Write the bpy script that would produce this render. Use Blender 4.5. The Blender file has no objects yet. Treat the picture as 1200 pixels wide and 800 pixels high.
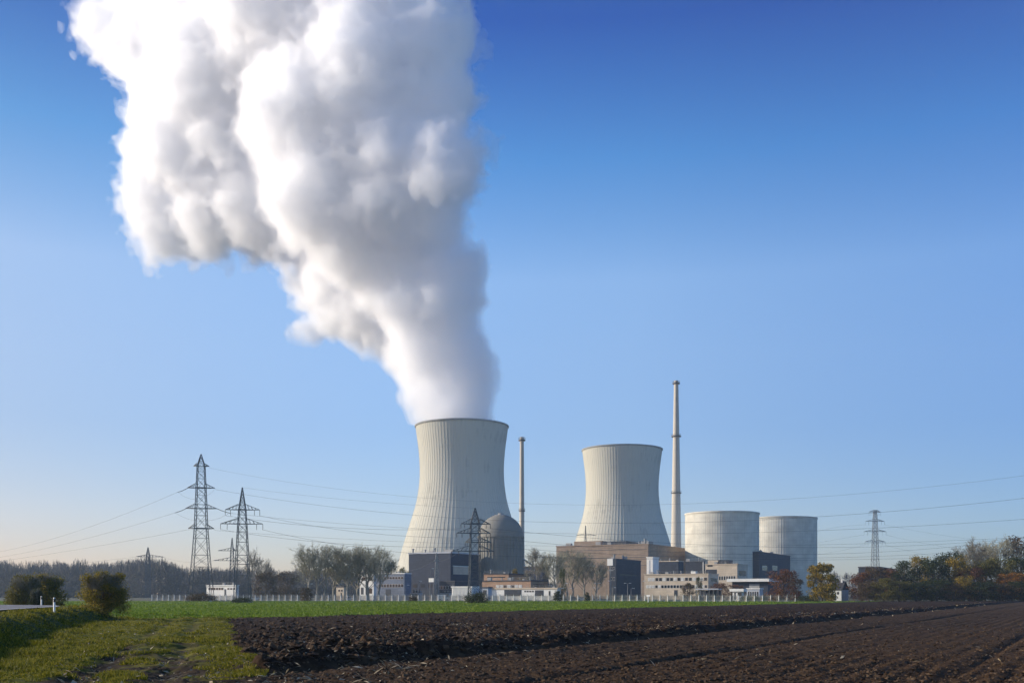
import bpy, math, random
import numpy as np
from mathutils import Vector

R = math.radians
rng = np.random.default_rng(11)
random.seed(5)
S = bpy.context.scene
C = S.collection
F_PX, HOR, EYE = 1167.0, 697.0, 2.1          # focal length and horizon of the photograph (1200 px wide), eye height in metres


def PX(px, d): return (px - 600.0) / F_PX * d          # sideways metres of a sight line at distance d
def PZ(py, d): return EYE + (HOR - py) / F_PX * d      # height in metres


# ------------------------------------------------------------------ object helpers
def tag(o, label=None, cat=None, group=None, kind=None):
    if label: o['label'] = label
    if cat: o['category'] = cat
    if group: o['group'] = group
    if kind: o['kind'] = kind
    return o


def empty(name, loc=(0, 0, 0), rz=0.0):
    o = bpy.data.objects.new(name, None)
    C.objects.link(o)
    o.location = loc
    o.rotation_euler = (0, 0, rz)
    o.empty_display_size = 0.5
    return o


def mesh_from(name, V, Fq, Ft=None, smooth=False):
    """V n x 3, Fq m x 4 quads, Ft k x 3 triangles -> mesh"""
    me = bpy.data.meshes.new(name)
    V = np.asarray(V, dtype=np.float32).reshape(-1, 3)
    Fq = np.zeros((0, 4), int) if Fq is None else np.asarray(Fq, dtype=np.int32).reshape(-1, 4)
    Ft = np.zeros((0, 3), int) if Ft is None else np.asarray(Ft, dtype=np.int32).reshape(-1, 3)
    me.vertices.add(len(V))
    me.vertices.foreach_set('co', V.ravel())
    nl = Fq.size + Ft.size
    me.loops.add(nl)
    me.loops.foreach_set('vertex_index', np.concatenate([Fq.ravel(), Ft.ravel()]).astype(np.int32))
    npoly = len(Fq) + len(Ft)
    me.polygons.add(npoly)
    ls = np.concatenate([np.arange(len(Fq)) * 4, Fq.size + np.arange(len(Ft)) * 3]).astype(np.int32)
    me.polygons.foreach_set('loop_start', ls)
    me.update(calc_edges=True)
    me.validate()
    me.polygons.foreach_set('use_smooth', np.full(len(me.polygons), bool(smooth)))
    return me


def link(name, me, mat, parent=None):
    o = bpy.data.objects.new(name, me)
    C.objects.link(o)
    if mat is not None:
        me.materials.append(mat)
    if parent is not None:
        o.parent = parent
    return o


class MB:
    def __init__(s): s.v, s.q, s.t, s.n = [], [], [], 0

    def add(s, V, q=None, t=None):
        V = np.asarray(V, float).reshape(-1, 3)
        if q is not None and len(q): s.q.append(np.asarray(q, int).reshape(-1, 4) + s.n)
        if t is not None and len(t): s.t.append(np.asarray(t, int).reshape(-1, 3) + s.n)
        s.v.append(V); s.n += len(V)
        return s

    def box(s, x0, x1, y0, y1, z0, z1):
        V = [(x, y, z) for z in (z0, z1) for x, y in ((x0, y0), (x1, y0), (x1, y1), (x0, y1))]
        return s.add(V, [(0, 3, 2, 1), (4, 5, 6, 7), (0, 1, 5, 4), (1, 2, 6, 5), (2, 3, 7, 6), (3, 0, 4, 7)])

    def tube(s, pts, rad, n=6, cap=True):
        pts = [Vector(p) for p in pts]
        if not hasattr(rad, '__len__'): rad = [rad] * len(pts)
        V = []
        for i, p in enumerate(pts):
            d = (pts[min(i + 1, len(pts) - 1)] - pts[max(i - 1, 0)]).normalized()
            a = Vector((0, 0, 1)) if abs(d.z) < 0.9 else Vector((1, 0, 0))
            u = d.cross(a).normalized(); w = d.cross(u)
            for k in range(n):
                t = 2 * math.pi * (k + .5) / n
                V.append(p + (u * math.cos(t) + w * math.sin(t)) * rad[i])
        q = [(i * n + k, i * n + (k + 1) % n, (i + 1) * n + (k + 1) % n, (i + 1) * n + k) for i in range(len(pts) - 1) for k in range(n)]
        t = []
        if cap:
            e = (len(pts) - 1) * n
            for k in range(1, n - 1):
                t.append((0, k + 1, k)); t.append((e, e + k, e + k + 1))
        return s.add([tuple(v) for v in V], q, t)

    def bar(s, p, q, w): return s.tube([p, q], w * .7071, 4)

    def lathe(s, prof, n=48, cx=0, cy=0, off=None, ang=None, closed=False):
        """prof list of (r, z); off: radial offset for each angle"""
        ang = np.linspace(0, 2 * math.pi, n, endpoint=False) if ang is None else ang
        n = len(ang)
        off = np.zeros(n) if off is None else off
        V = []
        for r, z in prof:
            rr = r + off * (1 if r > 0.5 else 0)
            V.append(np.stack([cx + rr * np.cos(ang), cy + rr * np.sin(ang), np.full(n, z)], 1))
        k = np.arange(n); k2 = (k + 1) % n
        q = []
        m = len(prof)
        for i in range(m if closed else m - 1):
            j = (i + 1) % m
            q.append(np.stack([i * n + k, i * n + k2, j * n + k2, j * n + k], 1))
        return s.add(np.concatenate(V), np.concatenate(q))

    def mesh(s, name, smooth=False):
        return mesh_from(name, np.concatenate(s.v), np.concatenate(s.q) if s.q else None, np.concatenate(s.t) if s.t else None, smooth)

    def build(s, name, mat, parent=None, smooth=False): return link(name, s.mesh(name, smooth), mat, parent)


def auto_smooth(o, deg=35):
    me = o.data
    me.polygons.foreach_set('use_smooth', np.ones(len(me.polygons), bool))
    try:
        me.set_sharp_from_angle(angle=R(deg))
    except Exception:
        pass
    return o


# ------------------------------------------------------------------ numpy noise
def _hash(ix, iy, iz, seed):
    h = (ix.astype(np.int64) * 374761393 + iy.astype(np.int64) * 668265263 + iz.astype(np.int64) * 2147483647 + seed * 1274126177) & 0xFFFFFFFF
    h = ((h ^ (h >> 13)) * 1274126177) & 0xFFFFFFFF
    h = ((h ^ (h >> 16)) * 2246822519) & 0xFFFFFFFF
    return ((h ^ (h >> 15)) & 0xFFFF).astype(np.float32) / 32767.5 - 1.0


def vnoise(x, y, z, seed=0):
    xi, yi, zi = np.floor(x), np.floor(y), np.floor(z)
    fx, fy, fz = x - xi, y - yi, z - zi
    fx, fy, fz = [f * f * f * (f * (f * 6 - 15) + 10) for f in (fx, fy, fz)]
    xi, yi, zi = xi.astype(np.int64), yi.astype(np.int64), zi.astype(np.int64)
    r = 0
    for dx in (0, 1):
        for dy in (0, 1):
            a = _hash(xi + dx, yi + dy, zi, seed); b = _hash(xi + dx, yi + dy, zi + 1, seed)
            w = (fx if dx else 1 - fx) * (fy if dy else 1 - fy)
            r = r + w * (a * (1 - fz) + b * fz)
    return r


def vnoise2(x, y, seed=0):
    xi, yi = np.floor(x), np.floor(y)
    fx, fy = x - xi, y - yi
    fx, fy = [f * f * f * (f * (f * 6 - 15) + 10) for f in (fx, fy)]
    xi, yi = xi.astype(np.int64), yi.astype(np.int64)
    zz = np.zeros_like(xi)
    r = 0
    for dx in (0, 1):
        for dy in (0, 1):
            r = r + (fx if dx else 1 - fx) * (fy if dy else 1 - fy) * _hash(xi + dx, yi + dy, zz, seed)
    return r


def fbm2(x, y, scale, octv=4, seed=0, gain=.5):
    r, a = 0, 1.0
    for o in range(octv):
        c, s_ = math.cos(o * 1.1), math.sin(o * 1.1)
        f = 2.03 ** o / scale
        r = r + a * vnoise2((c * x - s_ * y) * f + 13.7 * o, (s_ * x + c * y) * f - 7.1 * o, seed + o)
        a *= gain
    return r


def sstep(a, b, x):
    t = np.clip((x - a) / (b - a), 0, 1)
    return t * t * (3 - 2 * t)


# ------------------------------------------------------------------ materials
def nodes_of(name):
    m = bpy.data.materials.new(name)
    m.use_nodes = True
    nt = m.node_tree
    return m, nt, nt.nodes['Principled BSDF']


def N(nt, t, **kw):
    n = nt.nodes.new(t)
    for k, v in kw.items():
        if k in n.inputs: n.inputs[k].default_value = v
        else: setattr(n, k, v)
    return n


def ramp(nt, fac, stops, interp='LINEAR'):
    r = nt.nodes.new('ShaderNodeValToRGB')
    r.color_ramp.interpolation = interp
    el = r.color_ramp.elements
    while len(el) > 1: el.remove(el[-1])
    el[0].position, el[0].color = stops[0][0], (*stops[0][1], 1)
    for p, c in stops[1:]:
        e = el.new(p); e.color = (*c, 1)
    nt.links.new(fac, r.inputs[0])
    return r.outputs[0]


def matp(name, col, rough=.85, var=.18, scale=.6, col2=None, bump=0.0, spec=.3, stretch=(1, 1, 1), metallic=0.0, detail=5.0, world=False):
    """plain painted / mineral surface with mottling and dirt of its own"""
    m, nt, b = nodes_of(name)
    L = nt.links.new
    tc = N(nt, 'ShaderNodeNewGeometry').outputs['Position'] if world else N(nt, 'ShaderNodeTexCoord').outputs['Object']
    mp = N(nt, 'ShaderNodeMapping'); mp.inputs['Scale'].default_value = stretch
    L(tc, mp.inputs[0])
    nz = N(nt, 'ShaderNodeTexNoise'); nz.inputs['Scale'].default_value = scale; nz.inputs['Detail'].default_value = detail; nz.inputs['Roughness'].default_value = .62
    L(mp.outputs[0], nz.inputs[0])
    lo = tuple(c * (1 - var) for c in col) if col2 is None else col2
    hi = tuple(min(1, c * (1 + var)) for c in col)
    L(ramp(nt, nz.outputs['Fac'], [(.32, lo), (.68, hi)]), b.inputs['Base Color'])
    b.inputs['Roughness'].default_value = rough
    b.inputs['Specular IOR Level'].default_value = spec
    b.inputs['Metallic'].default_value = metallic
    if bump:
        bp = N(nt, 'ShaderNodeBump'); bp.inputs['Strength'].default_value = bump; bp.inputs['Distance'].default_value = .1
        L(nz.outputs['Fac'], bp.inputs['Height']); L(bp.outputs[0], b.inputs['Normal'])
    return m


def mat_leaf(name, cols, rough=.7, trans=.25):
    """leaves or twigs: each island picks its own tone between the given colours"""
    m, nt, b = nodes_of(name)
    L = nt.links.new
    g = N(nt, 'ShaderNodeNewGeometry')
    k = len(cols) - 1
    L(ramp(nt, g.outputs['Random Per Island'], [(i / max(k, 1), c) for i, c in enumerate(cols)]), b.inputs['Base Color'])
    b.inputs['Roughness'].default_value = rough
    b.inputs['Specular IOR Level'].default_value = .2
    if trans:
        tr = N(nt, 'ShaderNodeBsdfTranslucent'); mx = N(nt, 'ShaderNodeMixShader'); mx.inputs[0].default_value = trans
        rc = b.inputs['Base Color'].links[0].from_socket
        L(rc, tr.inputs['Color']); L(b.outputs[0], mx.inputs[1]); L(tr.outputs[0], mx.inputs[2])
        L(mx.outputs[0], nt.nodes['Material Output'].inputs['Surface'])
    return m


def mat_concrete_shell(name, col, lift=1.5, streak=.10):
    m, nt, b = nodes_of(name)
    L = nt.links.new
    tc = N(nt, 'ShaderNodeTexCoord').outputs['Object']
    sx = N(nt, 'ShaderNodeSeparateXYZ'); L(tc, sx.inputs[0])
    # rain streaks: noise stretched along the height
    mp = N(nt, 'ShaderNodeMapping'); mp.inputs['Scale'].default_value = (.35, .35, .018); L(tc, mp.inputs[0])
    n1 = N(nt, 'ShaderNodeTexNoise'); n1.inputs['Scale'].default_value = 1; n1.inputs['Detail'].default_value = 6; L(mp.outputs[0], n1.inputs[0])
    n2 = N(nt, 'ShaderNodeTexNoise'); n2.inputs['Scale'].default_value = .05; n2.inputs['Detail'].default_value = 5; L(tc, n2.inputs[0])
    # pour lifts: one tone for each ring of shuttering
    dv = N(nt, 'ShaderNodeMath', operation='DIVIDE'); dv.inputs[1].default_value = lift; L(sx.outputs[2], dv.inputs[0])
    fl = N(nt, 'ShaderNodeMath', operation='FLOOR'); L(dv.outputs[0], fl.inputs[0])
    wn = N(nt, 'ShaderNodeTexWhiteNoise', noise_dimensions='1D'); L(fl.outputs[0], wn.inputs['W'])
    a = N(nt, 'ShaderNodeMath', operation='MULTIPLY_ADD'); L(n1.outputs['Fac'], a.inputs[0]); a.inputs[1].default_value = 1.1
    L(n2.outputs['Fac'], a.inputs[2])
    c = N(nt, 'ShaderNodeMath', operation='MULTIPLY_ADD'); L(wn.outputs['Value'], c.inputs[0]); c.inputs[1].default_value = .10; L(a.outputs[0], c.inputs[2])
    lo = tuple(x * (1 - streak) for x in col); hi = tuple(x * (1 + streak * .7) for x in col)
    L(ramp(nt, c.outputs[0], [(.85, lo), (1.3, hi)]), b.inputs['Base Color'])
    b.inputs['Roughness'].default_value = .9
    b.inputs['Specular IOR Level'].default_value = .15
    return m


def mat_facade(name, col, px=1.2, pz=.6, var=.12, seam=.75):
    """cladding panels: seams every px metres along and pz metres up, each sheet its own tone"""
    m, nt, b = nodes_of(name)
    L = nt.links.new
    tc = N(nt, 'ShaderNodeTexCoord').outputs['Object']
    sx = N(nt, 'ShaderNodeSeparateXYZ'); L(tc, sx.inputs[0])
    ad = N(nt, 'ShaderNodeMath', operation='ADD'); L(sx.outputs[0], ad.inputs[0]); L(sx.outputs[1], ad.inputs[1])
    cb = N(nt, 'ShaderNodeCombineXYZ'); L(ad.outputs[0], cb.inputs[0]); L(sx.outputs[2], cb.inputs[1])
    br = N(nt, 'ShaderNodeTexBrick'); br.offset = 0; L(cb.outputs[0], br.inputs['Vector'])
    br.inputs['Scale'].default_value = 1; br.inputs['Brick Width'].default_value = px; br.inputs['Row Height'].default_value = pz
    br.inputs['Mortar Size'].default_value = min(px, pz) * .05; br.inputs['Bias'].default_value = 0
    br.inputs['Color1'].default_value = (*[c * (1 - var) for c in col], 1)
    br.inputs['Color2'].default_value = (*[c * (1 + var) for c in col], 1)
    br.inputs['Mortar'].default_value = (*[c * seam for c in col], 1)
    nz = N(nt, 'ShaderNodeTexNoise'); nz.inputs['Scale'].default_value = .15; nz.inputs['Detail'].default_value = 5; L(tc, nz.inputs[0])
    mx = N(nt, 'ShaderNodeMix', data_type='RGBA', blend_type='MULTIPLY'); mx.inputs[0].default_value = 1
    L(br.outputs['Color'], mx.inputs[6]); L(ramp(nt, nz.outputs['Fac'], [(.3, (.82, .81, .8)), (.7, (1.08, 1.08, 1.08))]), mx.inputs[7])
    L(mx.outputs[2], b.inputs['Base Color'])
    b.inputs['Roughness'].default_value = .75; b.inputs['Specular IOR Level'].default_value = .25
    return m


M = {}
M['shell'] = mat_concrete_shell('cooling_tower_concrete', (.49, .468, .385))
M['rim'] = matp('tower_rim_concrete', (.30, .30, .28), scale=.2)
M['stack'] = mat_concrete_shell('stack_concrete', (.50, .45, .37), 3.0)
M['collar'] = matp('stack_steel_platform', (.10, .10, .11), .6)
M['dome'] = mat_concrete_shell('dome_concrete', (.20, .188, .16), 2.4, .2)
M['drum'] = mat_facade('reactor_cladding', (.62, .59, .495), 3.0, 2.6, .04, .9)
M['hall_brown'] = mat_facade('brown_cladding', (.31, .23, .165), 2.4, .9, .10, .7)
M['beige'] = mat_facade('beige_panels', (.56, .46, .34), 3.0, 1.1, .07, .8)
M['brick'] = mat_facade('brown_brick', (.40, .25, .16), 2.0, .5, .10, .8)
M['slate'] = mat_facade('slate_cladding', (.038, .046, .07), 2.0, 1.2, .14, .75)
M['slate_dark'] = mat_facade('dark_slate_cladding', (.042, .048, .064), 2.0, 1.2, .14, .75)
M['white'] = matp('white_render', (.74, .72, .66), .75, .08, .3)
M['white_blue'] = matp('pale_blue_metal', (.40, .42, .45), .6, .1, .3)
M['grey'] = matp('grey_concrete', (.34, .33, .31), .85, .14, .4)
M['glass'] = matp('window_glass', (.02, .024, .03), .12, .3, .3, spec=.6)
M['glassy'] = matp('window_blind', (.55, .54, .50), .5, .2, .8)
M['blue_panel'] = mat_facade('blue_grey_panels', (.16, .185, .235), 2.0, 1.0, .1, .8)
M['roof'] = matp('roof_felt', (.09, .09, .095), .9, .2, .3)
M['tile'] = matp('dark_roof_tile', (.06, .055, .055), .85, .2, 1.5)
M['door'] = matp('dark_gate', (.035, .04, .05), .6, .2, .6)
M['steel'] = matp('weathered_galvanised_steel', (.11, .115, .12), .6, .25, .7, metallic=.25)
M['steel_light'] = matp('galvanised_steel', (.24, .245, .24), .5, .2, .7, metallic=.35)
M['insul'] = matp('brown_insulator', (.06, .045, .04), .35, .2, 2)
M['cable'] = matp('aluminium_cable', (.09, .09, .10), .55, .2, .3)
M['post'] = matp('white_concrete_post', (.80, .77, .70), .85, .15, 1.5)
M['wire'] = matp('fence_wire', (.34, .31, .25), .6, .2, .5)
M['plinth'] = matp('fence_plinth', (.45, .40, .32), .9, .2, .7)
M['black'] = matp('black_plastic', (.02, .02, .022), .5, .2, 2)
M['reflector'] = matp('reflector', (.6, .6, .6), .25, .1, 2, spec=.6)
M['asphalt'] = matp('asphalt', (.16, .155, .16), .85, .15, 2.5, bump=.2)
M['paint'] = matp('road_paint', (.75, .74, .70), .7, .1, 2)
M['carpaint'] = matp('white_car_paint', (.72, .72, .70), .3, .03, .5, spec=.6)
M['carred'] = matp('dark_car_paint', (.06, .07, .10), .3, .05, .5, spec=.6)
M['tyre'] = matp('tyre_rubber', (.025, .025, .025), .9, .2, 3)
M['bark'] = matp('bark', (.085, .068, .05), .95, .3, 3, stretch=(1, 1, .2))
M['bark_pale'] = matp('pale_bark', (.26, .24, .20), .95, .3, 3, stretch=(1, 1, .2))
M['twig'] = mat_leaf('bare_willow_twigs', [(.20, .185, .13), (.31, .29, .20), (.42, .39, .27)], .9, .1)
M['twig_grey'] = mat_leaf('bare_grey_twigs', [(.14, .13, .10), (.22, .20, .15), (.30, .27, .20)], .9, .1)
M['far'] = mat_leaf('far_wood_twigs', [(.09, .085, .08), (.13, .12, .108), (.18, .158, .13)], .95, .1)
M['lf_dark'] = mat_leaf('dark_green_leaves', [(.020, .030, .012), (.036, .05, .016), (.06, .066, .02)])
M['lf_olive'] = mat_leaf('olive_leaves', [(.07, .07, .02), (.14, .125, .03), (.22, .18, .04)], .7, .4)
M['lf_yellow'] = mat_leaf('yellow_leaves', [(.07, .07, .014), (.24, .165, .022), (.38, .25, .03)])
M['lf_orange'] = mat_leaf('orange_leaves', [(.10, .045, .012), (.24, .10, .02), (.32, .15, .02)])
M['lf_red'] = mat_leaf('red_brown_leaves', [(.06, .03, .018), (.15, .06, .03), (.22, .10, .04)])
M['lf_brown'] = mat_leaf('brown_leaves', [(.045, .036, .024), (.095, .066, .036), (.14, .09, .045)])
M['lf_bush'] = mat_leaf('autumn_bush_leaves', [(.08, .085, .02), (.19, .16, .03), (.36, .25, .04)], .7, .4)
M['lf_green'] = mat_leaf('fresh_green_leaves', [(.03, .045, .012), (.07, .085, .02), (.11, .11, .03)])

# ------------------------------------------------------------------ camera
cam = bpy.data.cameras.new('camera')
cam.lens, cam.sensor_width = 36.0 * F_PX / 1200.0, 36.0
cam.shift_y = (HOR - 400.0) / 1200.0
cam.clip_start, cam.clip_end = .1, 20000
co = bpy.data.objects.new('camera', cam)
C.objects.link(co)
co.location = (0, 0, EYE)
co.rotation_euler = (R(90), 0, 0)
S.camera = co

# ------------------------------------------------------------------ sun, sky, air
SUN_EL, SUN_BACK = R(19), R(8.5)                      # the sun stands to the left and a little beyond the plant
sdir = Vector((-math.cos(SUN_BACK) * math.cos(SUN_EL), math.sin(SUN_BACK) * math.cos(SUN_EL), math.sin(SUN_EL)))
sl = bpy.data.lights.new('sun', 'SUN')
sl.energy, sl.angle, sl.color = 5.0, R(.53), (1.0, .92, .80)
so = bpy.data.objects.new('sun', sl)
C.objects.link(so)
so.rotation_euler = (-sdir).to_track_quat('-Z', 'Y').to_euler()
W = bpy.data.worlds.new('World')
S.world = W
W.use_nodes = True
wn = W.node_tree
bg = wn.nodes['Background']
sk = wn.nodes.new('ShaderNodeTexSky')
sk.sky_type = 'NISHITA'
sk.sun_disc = False
sk.sun_elevation = SUN_EL
sk.sun_rotation = math.atan2(sdir.x, sdir.y)
sk.altitude, sk.air_density, sk.dust_density, sk.ozone_density = 400, 1.0, .4, 2.5
hs = wn.nodes.new('ShaderNodeHueSaturation')
hs.inputs['Saturation'].default_value = 1.2
wn.links.new(sk.outputs[0], hs.inputs['Color'])
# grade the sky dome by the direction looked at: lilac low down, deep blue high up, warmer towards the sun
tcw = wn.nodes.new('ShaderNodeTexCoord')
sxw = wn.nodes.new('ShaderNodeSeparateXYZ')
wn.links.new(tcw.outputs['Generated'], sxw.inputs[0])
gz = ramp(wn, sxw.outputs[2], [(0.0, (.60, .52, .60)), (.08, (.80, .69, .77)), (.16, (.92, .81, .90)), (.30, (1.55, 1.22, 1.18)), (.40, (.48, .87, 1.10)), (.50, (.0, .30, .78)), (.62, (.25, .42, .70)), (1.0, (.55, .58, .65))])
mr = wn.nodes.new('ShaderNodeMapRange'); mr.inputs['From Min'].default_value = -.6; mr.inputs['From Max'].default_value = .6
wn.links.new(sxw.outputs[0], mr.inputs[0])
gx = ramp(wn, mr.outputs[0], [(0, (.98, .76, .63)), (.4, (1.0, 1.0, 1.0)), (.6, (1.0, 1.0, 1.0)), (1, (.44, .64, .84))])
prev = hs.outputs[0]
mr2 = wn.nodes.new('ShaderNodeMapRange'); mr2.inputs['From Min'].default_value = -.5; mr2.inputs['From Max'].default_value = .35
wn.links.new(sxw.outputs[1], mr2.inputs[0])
gy = ramp(wn, mr2.outputs[0], [(0, (1.7, 1.55, 1.4)), (1, (1.0, 1.0, 1.0))])      # sky behind the camera brightened to lift the shade on front faces
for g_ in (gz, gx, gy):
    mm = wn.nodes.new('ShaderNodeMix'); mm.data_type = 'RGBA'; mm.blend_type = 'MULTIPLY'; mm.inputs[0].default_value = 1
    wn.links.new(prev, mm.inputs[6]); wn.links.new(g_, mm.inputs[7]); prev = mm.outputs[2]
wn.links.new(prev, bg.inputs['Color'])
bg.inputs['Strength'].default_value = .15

hz = MB().box(-1700, 1700, -60, 2700, -3.0, 660).build('haze', None)
hm = bpy.data.materials.new('haze_air')
hm.use_nodes = True
hm.node_tree.nodes.clear()
ho = hm.node_tree.nodes.new('ShaderNodeOutputMaterial')
hv = hm.node_tree.nodes.new('ShaderNodeVolumePrincipled')
hv.inputs['Color'].default_value = (.60, .79, 1.0, 1)
hv.inputs['Density'].default_value = .00011
hv.inputs['Anisotropy'].default_value = .1
hm.node_tree.links.new(hv.outputs[0], ho.inputs['Volume'])
hz.data.materials.append(hm)
tag(hz, 'thin bluish haze in the air over the whole plain', 'haze', kind='stuff')

# ------------------------------------------------------------------ terrain
ROAD = np.array([(-9, -5), (-13, 10), (-17.5, 20), (-22, 33), (-26, 44), (-29, 53), (-31.8, 61), (-35, 72), (-37.6, 83), (-41.5, 92),
                 (-49, 98.5), (-62, 103.5), (-85, 107.5), (-130, 111), (-200, 114)], float)   # outer edge of the road


def road_sd(x, y):
    """signed distance to the road's outer edge, positive on the field side"""
    best = np.full(x.shape, 1e9)
    for a, b in zip(ROAD[:-1], ROAD[1:]):
        d = b - a
        t = np.clip(((x - a[0]) * d[0] + (y - a[1]) * d[1]) / (d @ d), 0, 1)
        best = np.minimum(best, np.hypot(x - a[0] - t * d[0], y - a[1] - t * d[1]))
    inside = np.zeros(x.shape, bool)
    poly = np.concatenate([ROAD, [(-400, 116), (-400, -5)]])
    for (x1, y1), (x2, y2) in zip(poly, np.roll(poly, -1, 0)):
        c = (y1 > y) != (y2 > y)
        with np.errstate(divide='ignore', invalid='ignore'):
            xi = (x2 - x1) * (y - y1) / (y2 - y1 + 1e-12) + x1
        inside ^= c & (x < xi)
    return np.where(inside, -best, best)


def soil_far(x, y): return x + 26 - (y - 90) * .607           # > 0 inside the ploughed field
def soil_left(x, y): return x + 6.8 + (y - 26.4) * .302


UX, UY = .502, .865                                            # run of the furrows
def furrow_s(x, y): return (x - 0.0) * UY - (y - 39.0) * UX    # > 0 on the near, finer side


def terrain(x, y, fine=True):
    z = np.zeros(x.shape)
    sd = road_sd(x, y)
    berm = 1.05 * (1 - sstep(1.9, 4.5, sd))
    lump = fbm2(x, y, 3.0, 3, 21) * .10 * sstep(.3, 2, sd)
    z = z + berm
    edge = np.minimum(soil_far(x, y) * .85, soil_left(x, y)) + fbm2(x, y, 1.6, 3, 3) * .5
    inside = sstep(-.2, .35, edge)
    s = furrow_s(x, y) + fbm2(x, y, 7, 3, 8) * .35 + fbm2(x, y, .9, 2, 9) * .12
    coarse = 1 - sstep(-.35, .15, s)
    fade = 1 - sstep(18, 40, -s) * .45
    # coarse side: turned clods in rows; fine side: drilled tilth
    q = furrow_s(x, y)
    rows = np.sin(q * 2 * math.pi / 1.1 + fbm2(x, y, 4, 2, 40) * 1.5)
    clod = np.abs(fbm2(x, y, .42, 4, 30)) * .13 + fbm2(x, y, 1.5, 3, 33) * .075 + rows * .05 + np.maximum(fbm2(x, y, .22, 2, 36), 0) * .09
    ridge = .30 * np.exp(-((s + .9) / .8) ** 2) - .24 * np.exp(-((s - .45) / .5) ** 2)
    drill = np.sin(q * 2 * math.pi / .75 + fbm2(x, y, 12, 2, 44)) * .034 * (.6 + .6 * fbm2(x, y, 14, 2, 46)) + np.sin(q * 2 * math.pi / 4.6 + .6) * .010
    ruts = -.13 * np.exp(-((q - 7.4 + fbm2(x, y, 9, 2, 71) * .3) / .28) ** 2) - .10 * np.exp(-((q - 16.6) / .2) ** 2) - .10 * np.exp(-((q - 3.4) / .16) ** 2) * sstep(45, 52, y) * (1 - sstep(62, 70, y)) - .11 * np.exp(-((q - 25.0) / .32) ** 2)
    tilth = fbm2(x, y, .45, 4, 50) * .026 + np.abs(fbm2(x, y, .16, 2, 55)) * .04 + drill + ruts
    soil = coarse * (-.06 + clod * fade * .9) + (1 - coarse) * (tilth - .02) + ridge * (1 - .0 * coarse)
    # rough heap where the furrow meets the track
    heap = .22 * np.exp(-(((x + 6.5) / 4.2) ** 2 + ((y - 36) / 7) ** 2)) * (.6 + fbm2(x, y, .8, 3, 60))
    z = z + inside * (soil + heap)
    # track: ruts and tussocks
    tr = (1 - inside) * sstep(3.0, 5.0, sd)
    u = soil_left(x, y) / 1.045
    near = 1 - sstep(92, 99, y)
    rut = -.09 * np.exp(-((u + 2.3) / .45) ** 2) - .09 * np.exp(-((u + 4.3) / .45) ** 2)
    z = z + tr * near * (rut + fbm2(x, y, .7, 4, 80) * .05 + np.abs(fbm2(x, y, .2, 3, 82)) * .035) + lump * (1 - inside)
    bank = .22 * np.exp(-((y - 97 + fbm2(x, y, 6, 2, 90) * 1.2) / .9) ** 2) * (x < -27) * (1 - inside)
    z = z + bank * (sd > 4)
    # crop: gentle drill rows along the far edge
    crop = (1 - inside) * (1 - near)
    z = z + crop * (fbm2(x, y, 9, 3, 95) * .10 + fbm2(x, y, 1.1, 2, 96) * .05)
    return z, inside, coarse, u, near, sd, s


rows_, d = [], 5.0
while d < 352:
    rows_.append(d)
    d += min(max(.07, d * d / 2450 * .28), .7)
rows_ = np.array(rows_ + [356.0])
ks = np.arange(-.80, .8001, .0019)
Y = np.repeat(rows_[:, None], len(ks), 1)
X = Y * ks[None, :]
X, Y = X.ravel(), Y.ravel()
Z, INS, COA, UU, NEAR, SD, SS = terrain(X, Y)
nr, nc = len(rows_), len(ks)
idx = np.arange(nr * nc).reshape(nr, nc)
quads = np.stack([idx[:-1, :-1], idx[:-1, 1:], idx[1:, 1:], idx[1:, :-1]], -1).reshape(-1, 4)
cx, cy = X[quads].mean(1), Y[quads].mean(1)
insq, nearq, sdq = INS[quads].mean(1), NEAR[quads].mean(1), SD[quads].mean(1)
zone = np.full(len(quads), 0)                       # 0 track, 1 soil, 2 crop, 3 embankment
zone[nearq < .5] = 2
zone[insq > .5] = 1
zone[(sdq < 5.0)] = 3


def sheet(name, sel, mat, attrs):
    q = quads[sel]
    used, inv = np.unique(q, return_inverse=True)
    me = mesh_from(name, np.stack([X[used], Y[used], Z[used]], 1), inv.reshape(-1, 4), None, True)
    for an, arr in attrs.items():
        a = me.attributes.new(an, 'FLOAT', 'POINT')
        a.data.foreach_set('value', arr[used].astype(np.float32))
    return tag(link(name, me, mat), kind='structure')


def mat_ground(name, build):
    m, nt, b = nodes_of(name)
    b.inputs['Roughness'].default_value = .95
    b.inputs['Specular IOR Level'].default_value = .1
    pos = N(nt, 'ShaderNodeNewGeometry').outputs['Position']
    def noise(scale, detail=6, rough=.6, st=(1, 1, 1)):
        mp = N(nt, 'ShaderNodeMapping'); mp.inputs['Scale'].default_value = st; nt.links.new(pos, mp.inputs[0])
        n = N(nt, 'ShaderNodeTexNoise'); n.inputs['Scale'].default_value = scale; n.inputs['Detail'].default_value = detail; n.inputs['Roughness'].default_value = rough
        nt.links.new(mp.outputs[0], n.inputs[0]); return n.outputs['Fac']
    def mix(f, a, c):
        x = N(nt, 'ShaderNodeMix', data_type='RGBA')
        for s_, v in ((0, f), (6, a), (7, c)):
            if isinstance(v, (tuple, float)): x.inputs[s_].default_value = (*v, 1) if isinstance(v, tuple) else v
            else: nt.links.new(v, x.inputs[s_])
        return x.outputs[2]
    col, bump = build(nt, noise, mix)
    nt.links.new(col, b.inputs['Base Color'])
    bp = N(nt, 'ShaderNodeBump'); bp.inputs['Strength'].default_value = .7; bp.inputs['Distance'].default_value = .06
    nt.links.new(bump, bp.inputs['Height']); nt.links.new(bp.outputs[0], b.inputs['Normal'])
    return m


def attr(nt, n): 
    a = N(nt, 'ShaderNodeAttribute'); a.attribute_name = n; return a.outputs['Fac']


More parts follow.
